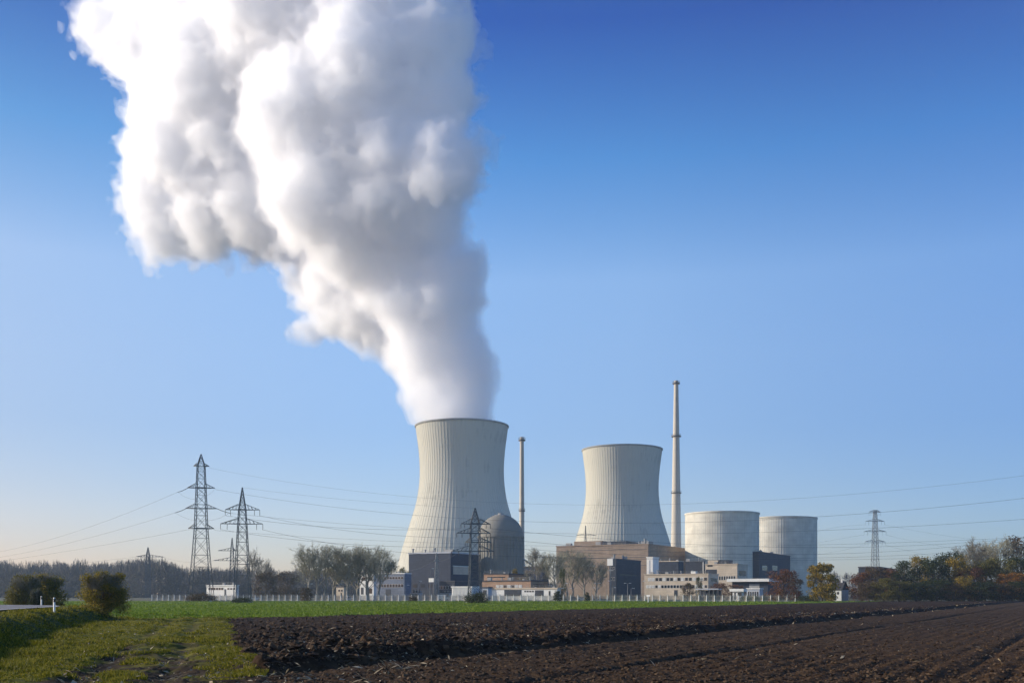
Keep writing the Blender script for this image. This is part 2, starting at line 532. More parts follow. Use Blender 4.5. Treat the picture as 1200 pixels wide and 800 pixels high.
def b_soil(nt, noise, mix):
    dark = ramp(nt, noise(1.6, 8, .65), [(.3, (.015, .008, .0045)), (.55, (.038, .021, .011)), (.75, (.10, .058, .031))])
    fine = ramp(nt, noise(2.4, 8, .65), [(.3, (.026, .014, .007)), (.52, (.058, .033, .016)), (.78, (.125, .076, .038))])
    return mix(attr(nt, 'coarse'), fine, dark), noise(7, 7, .7)


def b_track(nt, noise, mix):
    g = ramp(nt, noise(.8, 9, .7), [(.28, (.028, .036, .004)), (.5, (.11, .105, .008)), (.72, (.22, .18, .012))])
    e = ramp(nt, noise(1.3, 7, .6), [(.3, (.020, .014, .009)), (.7, (.07, .045, .025))])
    bare = N(nt, 'ShaderNodeMath', operation='MULTIPLY_ADD'); nt.links.new(noise(.55, 7, .65), bare.inputs[0]); bare.inputs[1].default_value = 2.2; nt.links.new(attr(nt, 'bare'), bare.inputs[2])
    f = ramp(nt, bare.outputs[0], [(.0, (0, 0, 0)), (1.35, (0, 0, 0))]) if False else None
    mr = N(nt, 'ShaderNodeMapRange'); mr.inputs['From Min'].default_value = 1.58; mr.inputs['From Max'].default_value = 1.9; nt.links.new(bare.outputs[0], mr.inputs[0])
    return mix(mr.outputs[0], g, e), noise(6, 7, .7)


def b_crop(nt, noise, mix):
    a = ramp(nt, noise(.06, 6, .6, (.35, 1, 1)), [(.3, (.075, .13, .008)), (.6, (.12, .185, .012)), (.8, (.155, .21, .018))])
    c = ramp(nt, noise(1.2, 6, .7), [(.3, (.48, .50, .45)), (.7, (1.15, 1.12, 1.0))])
    x = N(nt, 'ShaderNodeMix', data_type='RGBA', blend_type='MULTIPLY'); x.inputs[0].default_value = 1
    nt.links.new(a, x.inputs[6]); nt.links.new(c, x.inputs[7])
    return x.outputs[2], noise(5, 6, .7)


def b_bank(nt, noise, mix):
    return ramp(nt, noise(.6, 7, .65), [(.28, (.030, .042, .010)), (.55, (.062, .075, .014)), (.75, (.11, .105, .022))]), noise(5, 7, .7)


BARE = np.exp(-((UU + 2.3) / .9) ** 2) * .35 + np.exp(-((UU + 4.3) / .9) ** 2) * .35 + (1 - sstep(24, 48, Y)) * .38 * sstep(-9, -3, UU) + .5 * np.exp(-((UU) / 1.0) ** 2) + .20 * sstep(-5.6, -4.2, UU) * (1 - sstep(-1.6, -.6, UU) * .6) * (1 - sstep(62, 90, Y) * .8)
M['soil'] = mat_ground('ploughed_soil', b_soil)
M['track'] = mat_ground('worn_grass_track', b_track)
M['crop'] = mat_ground('winter_wheat', b_crop)
M['bank'] = mat_ground('embankment_grass', b_bank)
sheet('ploughed_field', zone == 1, M['soil'], {'coarse': COA})
sheet('grass_track', zone == 0, M['track'], {'bare': BARE})
sheet('green_field', zone == 2, M['crop'], {})
sheet('grass_embankment', zone == 3, M['bank'], {})
# ground to the horizon under and beyond the fields
g = MB()
g.add([(-5000, -3000, -.45), (5000, -3000, -.45), (5000, 354, -.45), (-5000, 354, -.45)], [(0, 1, 2, 3)])
g.add([(-5000, 354, -.45), (5000, 354, -.45), (5000, 358, -.02), (-5000, 358, -.02)], [(0, 1, 2, 3)])
g.add([(-5000, 358, -.02), (5000, 358, -.02), (5000, 9000, -.02), (-5000, 9000, -.02)], [(0, 1, 2, 3)])
tag(g.build('ground', matp('plain_ground', (.06, .07, .03), .95, .3, .05, col2=(.07, .055, .035), world=True)), kind='structure')

# road on the embankment
def offset(poly, w):
    t = np.gradient(poly, axis=0); t /= np.linalg.norm(t, axis=1)[:, None]
    return poly + np.stack([-t[:, 1], t[:, 0]], 1) * w


def resample(poly, n):
    s_ = np.concatenate([[0], np.cumsum(np.linalg.norm(np.diff(poly, axis=0), axis=1))])
    u = np.linspace(0, s_[-1], n)
    p = np.stack([np.interp(u, s_, poly[:, 0]), np.interp(u, s_, poly[:, 1])], 1)
    for _ in range(6):
        p[1:-1] = (p[:-2] + 2 * p[1:-1] + p[2:]) / 4
    return p


RD = resample(ROAD, 160)
def strip(name, a, b, z, mat):
    A, B = offset(RD, a), offset(RD, b)
    n = len(RD)
    V = np.concatenate([np.c_[A, np.full(n, z)], np.c_[B, np.full(n, z)]])
    k = np.arange(n - 1)
    me = mesh_from(name, V, np.stack([k, k + 1, n + k + 1, n + k], 1))
    return tag(link(name, me, mat), kind='structure')


strip('road', .1, 7.2, 1.16, M['asphalt'])
strip('road_marking', .35, .55, 1.164, M['paint'])
strip('road_marking', 6.8, 7.0, 1.164, M['paint'])


# ------------------------------------------------------------------ clods, litter, grass
def ground_z(x, y): return terrain(np.asarray(x, float), np.asarray(y, float))[0]


def scatter_d(n, d0, d1, k0, k1):
    u = rng.random(n)
    dd = 1 / (1 / d0 + u * (1 / d1 - 1 / d0))          # even in the picture
    return dd * (k0 + (k1 - k0) * rng.random(n)), dd


ICO_V = np.array([(0, 0, 1), (.89, 0, .45), (.28, .85, .45), (-.72, .53, .45), (-.72, -.53, .45), (.28, -.85, .45), (.72, .53, -.45), (-.28, .85, -.45), (-.89, 0, -.45), (-.28, -.85, -.45), (.72, -.53, -.45), (0, 0, -1)])
ICO_F = np.array([(0, 1, 2), (0, 2, 3), (0, 3, 4), (0, 4, 5), (0, 5, 1), (1, 6, 2), (2, 7, 3), (3, 8, 4), (4, 9, 5), (5, 10, 1), (2, 6, 7), (3, 7, 8), (4, 8, 9), (5, 9, 10), (1, 10, 6), (6, 11, 7), (7, 11, 8), (8, 11, 9), (9, 11, 10), (10, 11, 6)])


def chunks(name, x, y, size, mat, sink=.3, flat=.7):
    n = len(x)
    z = ground_z(x, y)
    V = ICO_V[None] * (1 + .38 * rng.standard_normal((n, 12, 1)).clip(-1.4, 1.4)) * size[:, None, None]
    V = V * np.stack([.8 + .5 * rng.random(n), .8 + .5 * rng.random(n), flat * (.7 + .5 * rng.random(n))], 1)[:, None, :]
    a = rng.random(n) * 6.28
    ca, sa = np.cos(a)[:, None], np.sin(a)[:, None]
    V = np.stack([V[..., 0] * ca - V[..., 1] * sa, V[..., 0] * sa + V[..., 1] * ca, V[..., 2]], -1)
    V += np.stack([x, y, z + size * flat * (1 - 2 * sink) * .5], 1)[:, None, :]
    Ft = (ICO_F[None] + (np.arange(n) * 12)[:, None, None]).reshape(-1, 3)
    return link(name, mesh_from(name, V.reshape(-1, 3), None, Ft), mat)


x, y = scatter_d(90000, 18, 240, -.52, .66)
e = np.minimum(soil_far(x, y) * .85, soil_left(x, y)) + fbm2(x, y, 1.6, 3, 3) * .5
s = furrow_s(x, y)
keep = (e > .25) & ((s < .1) | (rng.random(len(x)) < .38))
x, y, s = x[keep], y[keep], s[keep]
size = np.where(s < 0, .035 + .10 * rng.random(len(x)) ** 3, .018 + .045 * rng.random(len(x)) ** 2)
tag(chunks('soil_clods', x, y, size, mat_leaf('clod_soil', [(.016, .009, .005), (.04, .023, .013), (.08, .049, .027), (.10, .064, .036)], .95, 0)),
    'dark crumbly soil clods turned up over the ploughed field', 'soil', kind='stuff')

# pale stalks, husks and leaves left on the soil along the furrow and on the track
def litter_pts():
    xs, ys = [], []
    t = rng.random(420) ** 1.6
    yy = 30 + t * 190
    o = rng.normal(0, .9, 420) - .5
    xs.append((yy - 39) * UX / UY + o * UY + 0); ys.append(yy - o * UX)
    a, b = rng.normal(-6.0, 3.6, 420), rng.normal(35, 6.0, 420); xs.append(a); ys.append(b)
    a, b = scatter_d(800, 20, 60, -.46, -.10); xs.append(a); ys.append(b)
    a, b = scatter_d(120, 30, 160, -.25, .5); xs.append(a); ys.append(b)
    ca, cb = scatter_d(60, 45, 210, -.2, .5)
    for q in range(60):
        s0 = furrow_s(ca[q], cb[q])
        if -22 < s0 < -.2 and soil_far(ca[q], cb[q]) > 2:
            m_ = 14 + int(rng.random() * 22)
            xs.append(ca[q] + rng.normal(0, .9, m_)); ys.append(cb[q] + rng.normal(0, 1.6, m_))
    return np.concatenate(xs), np.concatenate(ys)


x, y = litter_pts()
k = (y > 18) & (np.abs(x / y) < .78) & (road_sd(x, y) > 5)
x, y = x[k], y[k]
n = len(x)
z = ground_z(x, y) + .035 + .05 * rng.random(n)
L_, W_ = (.035 + .17 * rng.random(n) ** 3) * (1 + np.clip(y - 45, 0, 90) / 70), (.016 + .04 * rng.random(n) ** 2) * (1 + np.clip(y - 45, 0, 90) / 45)
a = rng.random(n) * 6.28
t1 = np.stack([np.cos(a), np.sin(a), rng.normal(0, .35, n)], 1) * L_[:, None]
t2 = np.stack([-np.sin(a), np.cos(a), rng.normal(0, .6, n)], 1) * W_[:, None]
nn = np.cross(t1, t2); nn /= np.linalg.norm(nn, axis=1)[:, None]; nn *= .012
c = np.stack([x, y, z], 1)
V = np.stack([c - t1, c + t2 * .8 + nn, c + t1, c - t2 * .8 + nn, c - nn * .5], 1).reshape(-1, 3)
Ft = (np.array([(0, 3, 1), (1, 3, 2), (0, 1, 4), (1, 2, 4), (2, 3, 4), (3, 0, 4)])[None] + (np.arange(n) * 5)[:, None, None]).reshape(-1, 3)
tag(link('crop_litter', mesh_from('crop_litter', V, None, Ft), mat_leaf('dry_straw', [(.16, .11, .06), (.34, .27, .17), (.50, .42, .29)], .8, .15)),
    'pale dry stalks and husks scattered on soil and track', 'litter', kind='stuff')


def blades(name, x, y, h, w, mat, nb=4, spread=.06, lean=.5):
    n = len(x)
    z = ground_z(x, y) - .01
    base = np.stack([x, y, z], 1)[:, None, :] + rng.normal(0, 1, (n, nb, 3)) * np.array([spread, spread, 0])
    a = rng.random((n, nb)) * 6.28
    side = np.stack([np.cos(a), np.sin(a), 0 * a], -1) * (np.asarray(w).reshape(-1, 1) * (.6 + .8 * rng.random((n, nb))))[..., None]
    hh = h[:, None] * (.55 + .7 * rng.random((n, nb)))
    l = rng.random((n, nb)) * 6.28
    tip = base + np.stack([np.cos(l) * lean * hh, np.sin(l) * lean * hh, hh], -1)
    V = np.stack([base - side, base + side, tip], 2).reshape(-1, 3)
    return link(name, mesh_from(name, V, None, np.arange(len(V)).reshape(-1, 3)), mat)


x, y = scatter_d(170000, 16, 100, -.72, .0)
e = np.minimum(soil_far(x, y) * .85, soil_left(x, y)) + fbm2(x, y, 1.6, 3, 3) * .5
u = soil_left(x, y) / 1.045
sd = road_sd(x, y)
bare = np.exp(-((u + 2.3) / .7) ** 2) * .8 + np.exp(-((u + 4.3) / .7) ** 2) * .8 + (1 - sstep(24, 48, y)) * .3 * sstep(-8, -2, u) + .20 * sstep(-5.6, -4.2, u) * (1 - sstep(62, 90, y) * .8)
pn = fbm2(x, y, 1.8, 3, 120)
k = (e < .1) & (sd > .8) & (pn * .5 + .55 + .25 * rng.random(len(x)) > bare + .1) & (y < 99)
x, y, pn, sd = x[k], y[k], pn[k], sd[k]
h = (.035 + .085 * np.clip(pn + .4, 0, 1)) * (1 + .8 * (sd < 6))
M['blade'] = mat_leaf('grass_blades', [(.034, .046, .004), (.11, .115, .008), (.22, .195, .011), (.32, .25, .025)], .7, .3)
tag(blades('grass_tufts', x, y, h, .010 + .00035 * y, M['blade'], 5, .09), 'rough yellowish green grass on the track and the bank', 'grass', kind='stuff')
x, y = scatter_d(70000, 92, 350, -.56, .36)
k = (soil_far(x, y) < -.5) & (road_sd(x, y) > 5)
x, y = x[k], y[k]
M['blade2'] = mat_leaf('wheat_blades', [(.075, .13, .010), (.13, .20, .014), (.19, .25, .022)], .6, .35)
tag(blades('young_wheat', x, y, .10 + .14 * rng.random(len(x)), .05 + .0004 * y, M['blade2'], 3, .3, .3), 'short bright green wheat shoots covering the flat field', 'wheat', kind='stuff')


# ------------------------------------------------------------------ cooling towers
PROF = [(83, 697), (75.5, 664), (69.5, 640), (60.2, 610), (53.8, 590), (50.8, 575), (49.2, 560), (48.9, 545), (50.3, 525), (52.4, 510), (54, 498)]
TZ = np.array([PZ(p[1], 940) for p in PROF]) - 2.0
TR = np.array([p[0] / F_PX * 940 for p in PROF])


def tower_r(z):
    # smooth interpolation of the traced hyperboloid
    w = np.exp(-((TZ[None, :] - np.asarray(z)[:, None]) / 9.0) ** 2)
    zz = np.linspace(TZ[0] - 20, TZ[-1] + 10, 400)
    rr = np.interp(zz, TZ, TR)
    rr[zz < TZ[0]] = TR[0] + (TZ[0] - zz[zz < TZ[0]]) * .33
    rr[zz > TZ[-1]] = TR[-1] + (zz[zz > TZ[-1]] - TZ[-1]) * .13
    K = np.exp(-((zz[None, :] - np.asarray(z)[:, None]) / 6.0) ** 2)
    return (K * rr).sum(1) / K.sum(1)


def cooling_tower(px, d, label):
    t = empty('cooling_tower', (PX(px, d), d, 0))
    zs = np.linspace(0, 160.4, 56)
    rs = tower_r(zs)
    nrib = 90
    ang, off = [], []
    for i in range(nrib):
        a0 = 2 * math.pi * i / nrib
        st = 2 * math.pi / nrib
        for f, o in ((0.0, 0.0), (.33, 0), (.37, .16), (.58, .16), (.62, 0)):
            ang.append(a0 + f * st); off.append(o)
    mb = MB().lathe(list(zip(rs, zs)), ang=np.array(ang), off=np.array(off))
    mb.build('shell', M['shell'], t)
    MB().lathe([(rs[0] - 1, 0)] + [(r - .9, z) for r, z in zip(rs[1:], zs[1:])], 120).build('inner_lining', M['rim'], t, True)
    rt = rs[-1]
    MB().lathe([(rt - 1.2, 160.0), (rt + .7, 160.0), (rt + .9, 160.5), (rt + .9, 161.4), (rt - 1.2, 161.4)], 140, closed=True).build('rim', M['rim'], t)
    return tag(t, label, 'cooling tower', 'twin cooling towers')


cooling_tower(541.3, 940, 'concrete cooling tower giving off the white steam plume')
cooling_tower(729, 1092, 'concrete cooling tower without steam, behind the long brown hall')


# ------------------------------------------------------------------ steam plume
def steam():
    D0, TILT = 940.0, .85
    B = [  # px, py, r px in the photograph, depth offset as a share of r
        (541, 520, 45, 0), (541, 503, 45, 0), (535, 487, 47, 0), (520, 472, 44, .2), (545, 465, 40, -.2), (497, 462, 30, 0), (478, 464, 17, 0),
        (520, 445, 46, .1), (545, 440, 40, -.2), (490, 436, 36, .3), (535, 415, 42, 0), (500, 410, 44, -.3), (468, 415, 32, .3),
        (528, 385, 40, .2), (490, 382, 48, -.3), (450, 392, 36, .2), (420, 388, 28, 0), (520, 350, 50, 0), (480, 350, 56, -.4), (430, 360, 50, .3),
        (392, 368, 34, 0), (365, 385, 18, 0), (348, 388, 11, .2), (525, 330, 46, .3), (460, 318, 62, -.3), (400, 330, 48, .2), (368, 345, 28, -.2),
        (352, 330, 16, 0), (495, 295, 52, .3), (430, 280, 70, -.4), (370, 290, 44, .3), (330, 270, 40, 0), (505, 255, 40, 0), (470, 235, 70, .2),
        (390, 225, 80, -.4), (310, 240, 60, .1), (255, 250, 50, -.3), (215, 255, 42, .2), (180, 245, 40, -.1), (190, 283, 24, 0), (178, 297, 13, 0),
        (235, 285, 20, .2), (300, 285, 22, -.2), (168, 235, 26, .2), (515, 195, 52, -.2), (538, 190, 30, .8), (460, 165, 80, .3), (370, 150, 90, -.4), (285, 165, 74, .3),
        (220, 175, 60, -.2), (190, 195, 42, .2), (180, 140, 28, -.2), (500, 120, 56, .2), (525, 95, 28, -.2), (430, 90, 80, -.3), (340, 75, 90, .3), (255, 95, 76, -.4), (200, 105, 46, .2),
        (500, 55, 52, -.2), (522, 40, 26, .2), (420, 20, 84, .3), (330, 0, 90, -.3), (240, 30, 74, .3), (175, 45, 50, -.2), (130, 38, 32, .1), (112, 28, 18, 0), (160, 8, 40, .1),
        (470, -15, 60, .1), (390, -60, 84, -.2), (290, -70, 84, .2), (210, -50, 66, 0), (150, -40, 40, 0), (450, -70, 56, .2), (340, -120, 60, 0), (250, -120, 50, 0)]
    m = D0 / F_PX
    lst = []
    rr = np.random.default_rng(3)
    for px, py, r, dz in B:
        axis = np.interp(py, [-150, 0, 100, 200, 300, 400, 470, 520], [290, 320, 345, 350, 440, 490, 525, 541])
        dd = D0 + dz * r * m * .7 - float(np.clip(px - axis, -190, 135)) * m * TILT * float(np.clip((480 - py) / 90, 0, 1))
        c = np.array([PX(px, dd), dd, PZ(py, dd)]); r = r * dd / F_PX
        lst.append((c, r * .93))
        inside_tower = c[2] < 175
        for _ in range(5 if inside_tower else 9):
            v = rr.normal(size=3); v /= np.linalg.norm(v)
            v[1] *= .9
            f = .20 + .25 * rr.random()
            if inside_tower: f *= .55
            lst.append((c + v * r * (1.0 - f * .75), r * f))
    vs = 2.25
    lo = np.array([PX(70, D0) - 75, D0 - 265, 146.0]); hi = np.array([PX(610, D0), D0 + 265, PZ(-140, D0)])
    dim = ((hi - lo) / vs).astype(int) + 1
    gx, gy, gz = [lo[i] + np.arange(dim[i]) * vs for i in range(3)]
    Fld = np.full(dim, -30.0, np.float32)
    for c, r in lst:
        pad = r + 26
        a = [np.searchsorted(g_, c[i] - pad) for i, g_ in enumerate((gx, gy, gz))]
        b = [np.searchsorted(g_, c[i] + pad) for i, g_ in enumerate((gx, gy, gz))]
        sl_ = tuple(slice(a[i], b[i]) for i in range(3))
        dx = gx[sl_[0], None, None] - c[0]; dy = gy[None, sl_[1], None] - c[1]; dz = gz[None, None, sl_[2]] - c[2]
        f = r - np.sqrt(dx * dx + dy * dy + dz * dz)
        Fld[sl_] = np.maximum(Fld[sl_], f)
    XX, YY, ZZ = np.meshgrid(gx, gy, gz, indexing='ij')
    near = Fld > -24
    x_, y_, z_ = XX[near], YY[near], ZZ[near]
    amp = sstep(165, 230, z_)
    amp_top = .55 + .75 * sstep(250, 560, z_)
    n = 0
    for sc, a, sd_ in ((40, 6.5, 1), (20, 4.2, 2), (10.5, 3.8, 3), (5.6, 2.7, 4), (3.3, 1.4, 5)):
        v = vnoise(x_ / sc + sd_ * 3.3, y_ / sc, z_ / sc - sd_, sd_)
        n = n + a * (1.0 - 2.2 * np.abs(v) if sc > 6 else v)
    Fld[near] += (n - 1.0) * (.35 + .65 * amp) * amp_top
    # the throat of the tower holds the steam in
    rad = np.hypot(XX - PX(541.3, D0), YY - D0)
    wall = tower_r(np.array([158.0]))[0] - 2.5
    m2 = ZZ < 164
    Fld[m2] = np.minimum(Fld[m2], (wall - rad)[m2])
    Fld[:, :, :2] = np.minimum(Fld[:, :, :2], -1)
    Fld[[0, -1], :, :] = -5; Fld[:, [0, -1], :] = -5; Fld[:, :, [0, -1]] = -5

    # torn wisps round the upper plume
    wis = np.full(dim, -20.0, np.float32)
    v = 9.5 * vnoise(x_ / 13, y_ / 13, z_ / 10, 21) + 6.0 * vnoise(x_ / 6.5, y_ / 6.5, z_ / 5.5, 22) + 3.0 * vnoise(x_ / 3.4, y_ / 3.4, z_ / 3.4, 23)
    loose = Fld[near]
    for px, py, r in ((78, 68, 11), (68, 36, 8), (96, 106, 11), (132, 104, 15), (128, 76, 13), (150, 128, 14), (565, 175, 14), (556, 60, 14), (190, 312, 12), (330, 318, 12)):
        dd = D0 - float(np.clip(px - 330, -190, 135)) * m * TILT
        loose = np.maximum(loose, (r * m - 3.0) - np.sqrt((x_ - PX(px, dd)) ** 2 + ((y_ - dd) * .6) ** 2 + (z_ - PZ(py, dd)) ** 2))
    wis[near] = loose + v + 1.2 - 14 * (1 - sstep(215, 330, z_))
    wis[[0, -1], :, :] = -5; wis[:, [0, -1], :] = -5; wis[:, :, [0, -1]] = -5

    def nets(level, src=None):
        f = (Fld if src is None else src) - level
        ins = f > 0
        # cells crossed by the surface
        corners = [(i, j, k) for i in (0, 1) for j in (0, 1) for k in (0, 1)]
        cut = [slice(0, -1), slice(1, None)]
        cnt = sum(ins[cut[i], cut[j], cut[k]].astype(np.int8) for i, j, k in corners)
        act = (cnt > 0) & (cnt < 8)
        ci = np.argwhere(act)
        vid = np.full(act.shape, -1, np.int64); vid[act] = np.arange(len(ci))
        acc = np.zeros((len(ci), 3)); num = np.zeros(len(ci))
        for a in corners:
            for ax in range(3):
                if a[ax]: continue
                b = list(a); b[ax] = 1
                fa = f[tuple((ci + a).T)]; fb = f[tuple((ci + b).T)]
                x = (fa > 0) != (fb > 0)
                t = np.where(x, fa / np.where(x, fa - fb, 1), 0)
                p = np.repeat(np.array(a, float)[None], len(ci), 0); p[:, ax] = t
                acc[x] += p[x]; num[x] += 1
        V = lo + (ci + acc / num[:, None]) * vs
        Q = []
        for ax in range(3):
            u, v = [(1, 2), (2, 0), (0, 1)][ax]
            s0 = [slice(1, -1)] * 3; s0[ax] = slice(0, -1)
            s1 = [slice(1, -1)] * 3; s1[ax] = slice(1, None)
            A, Bn = ins[tuple(s0)], ins[tuple(s1)]
            e = np.argwhere(A != Bn)
            flip = A[tuple(e.T)]
            base = e.copy()
            for o in range(3):
                if o != ax: base[:, o] += 1
            def cell(du, dv):
                c_ = base.copy(); c_[:, u] -= du; c_[:, v] -= dv
                return vid[tuple(c_.T)]
            q = np.stack([cell(1, 1), cell(0, 1), cell(0, 0), cell(1, 0)], 1)
            q[~flip] = q[~flip][:, ::-1]
            Q.append(q)
        return V, np.concatenate(Q)

    def vol(name, dens):
        mt = bpy.data.materials.new(name); mt.use_nodes = True
        nt = mt.node_tree; nt.nodes.clear()
        o = nt.nodes.new('ShaderNodeOutputMaterial'); v = nt.nodes.new('ShaderNodeVolumePrincipled')
        v.inputs['Color'].default_value = (.995, .995, .998, 1)
        v.inputs['Density'].default_value = dens
        v.inputs['Anisotropy'].default_value = .2
        nt.links.new(v.outputs[0], o.inputs['Volume'])
        return mt
    def body():
        mt, nt, b = nodes_of('steam_body')
        b.inputs['Base Color'].default_value = (.93, .93, .935, 1)
        b.inputs['Roughness'].default_value = 1
        b.inputs['Specular IOR Level'].default_value = 0
        b.inputs['Subsurface Weight'].default_value = 1.0
        b.inputs['Subsurface Radius'].default_value = (1, 1, 1)
        b.inputs['Subsurface Scale'].default_value = 40.0
        return mt
    org = Vector((PX(541.3, D0), D0, 160))
    root = None
    for lev, nm, dens in ((0.0, 'steam_plume', .014), (2.6, 'steam_layer', .026), (7.0, 'steam_layer', .035), (14.0, 'steam_core', .035), (0.0, 'steam_wisp', .02)):
        V, Q = nets(lev, wis if nm == 'steam_wisp' else None)
        me = mesh_from(nm, V - np.array(org), Q, None, True)
        o = link(nm, me, vol(nm + '_vapour', dens) if dens else body(), root)
        if root is None:
            o.location = org; root = o
    tag(root, 'huge white steam plume leaning left above the steaming cooling tower', 'steam')


steam()


# ------------------------------------------------------------------ stacks, dome, drums
def stack(px, d, prof, collars, label):
    t = empty('exhaust_stack', (PX(px, d), d, 0))
    m = d / F_PX
    pr = [(w / 2 * m, PZ(y, d)) for w, y in prof]
    pr = [(pr[0][0], -.1)] + pr
    auto_smooth(MB().lathe(pr + [(pr[-1][0] - .35, pr[-1][1]), (pr[-1][0] - .35, pr[-1][1] - 3)], 40).build('shaft', M['stack'], t))
    for y, w, h in collars:
        z = PZ(y, d)
        mb = MB().lathe([(w / 2 * m - 1.3, z - h), (w / 2 * m, z - h), (w / 2 * m, z), (w / 2 * m - 1.3, z)], 40, closed=True)
        for k in range(20):
            a = 2 * math.pi * k / 20
            p = (math.cos(a) * (w / 2 * m - .1), math.sin(a) * (w / 2 * m - .1))
            mb.bar((p[0], p[1], z), (p[0], p[1], z + 1.15), .08)
        mb.lathe([(w / 2 * m - .15, z + 1.1), (w / 2 * m - .05, z + 1.1), (w / 2 * m - .05, z + 1.2), (w / 2 * m - .15, z + 1.2)], 40, closed=True)
        mb.build('platform', M['collar'], t)
    lad = MB()
    rr = pr[0][0] + .25
    top = pr[-1]
    for sx in (-.25, .25):
        lad.bar((sx, -rr - .1, 2), (sx, -top[0] - .4, top[1] - 1), .09)
    lad.build('ladder', M['collar'], t)
    return tag(t, label, 'exhaust stack', 'tall exhaust stacks')


stack(611.6, 588, [(6.2, 660), (5.6, 590), (4.6, 516), (4.6, 512)], [(598, 7.6, .5), (515, 8.2, .7)], 'slim grey exhaust stack behind the domed building')
stack(792.4, 780, [(11.8, 640), (8.9, 550), (5.2, 452), (5.0, 446)], [(577, 12.2, .6), (510.5, 11.4, .8), (448.5, 8.6, .9)], 'tallest exhaust stack, pale concrete with three platforms, beside the cylinders')


def ribbed(r, zs, rs, n, depth, frac):
    ang, off = [], []
    for i in range(n):
        a0, st = 2 * math.pi * i / n, 2 * math.pi / n
        for f, o in ((0, 0), (1 - frac - .04, 0), (1 - frac, depth), (.96, depth)):
            ang.append(a0 + f * st); off.append(o)
    return MB().lathe(list(zip(rs, zs)), ang=np.array(ang), off=np.array(off))


d = 560
dm = empty('reactor_dome', (PX(587, d), d, 0))
Rr = 26.3 / F_PX * d
zc = PZ(629, d)
ribbed(Rr, [0, zc * .5, zc], [Rr] * 3, 40, .25, .22).build('drum_wall', M['dome'], dm)
pr = [(Rr * math.cos(t), zc + Rr * 1.0 * math.sin(t)) for t in np.linspace(0, math.pi / 2 - .02, 18)]
MB().lathe(pr, 80).build('dome_roof', M['dome'], dm, True)
MB().lathe([(Rr + .35, zc - .5), (Rr + .55, zc - .5), (Rr + .55, zc + .3), (Rr - .2, zc + .3)], 80, closed=True).build('ring_beam', M['dome'], dm)
mb = MB().lathe([(1.6, zc + Rr - .4), (1.6, zc + Rr + .7), (.01, zc + Rr + .9)], 16)
for k in range(10):
    a = k * .628
    mb.bar((3.6 * math.cos(a), 3.6 * math.sin(a), zc + Rr - .5), (3.6 * math.cos(a), 3.6 * math.sin(a), zc + Rr + .9), .12)
mb.lathe([(3.5, zc + Rr - .62), (3.75, zc + Rr - .62), (3.75, zc + Rr - .45), (3.5, zc + Rr - .45)], 20, closed=True)
mb.lathe([(1.5, zc + Rr - .6), (3.6, zc + Rr - .6), (3.6, zc + Rr - .5), (1.5, zc + Rr - .5)], 20, closed=True)
mb.build('roof_vent', M['grey'], dm)
tag(dm, 'grey brown domed reactor building in front of the steaming tower', 'reactor building')


def drum(px, d, rpx, ytop, label):
    t = empty('reactor_drum', (PX(px, d), d, 0))
    r = rpx / F_PX * d
    z = PZ(ytop, d)
    ribbed(r, [0, z * .5, z - .9], [r] * 3, 96, .07, .12).build('drum_wall', M['drum'], t)
    MB().lathe([(r - .6, z - .9), (r + .45, z - .9), (r + .45, z), (r - .6, z)], 128, closed=True).build('parapet', M['drum'], t)
    MB().lathe([(r - .5, z - .6), (.01, z - .2)], 96).build('roof', M['roof'], t)
    return tag(t, label, 'reactor building', 'cylindrical reactor buildings')


drum(846, 660, 42.5, 601.5, 'larger pale cylindrical reactor building beside the tallest stack')
drum(915, 742, 40.8, 607.3, 'second pale cylindrical reactor building, half in shade, behind the slate block')

# ------------------------------------------------------------------ buildings on the plant's slanted grid
TH = R(29)
UF = np.array([math.cos(TH), -math.sin(TH)])     # along the front, towards its near corner
VF = np.array([math.sin(TH), math.cos(TH)])      # along the side, away from the camera


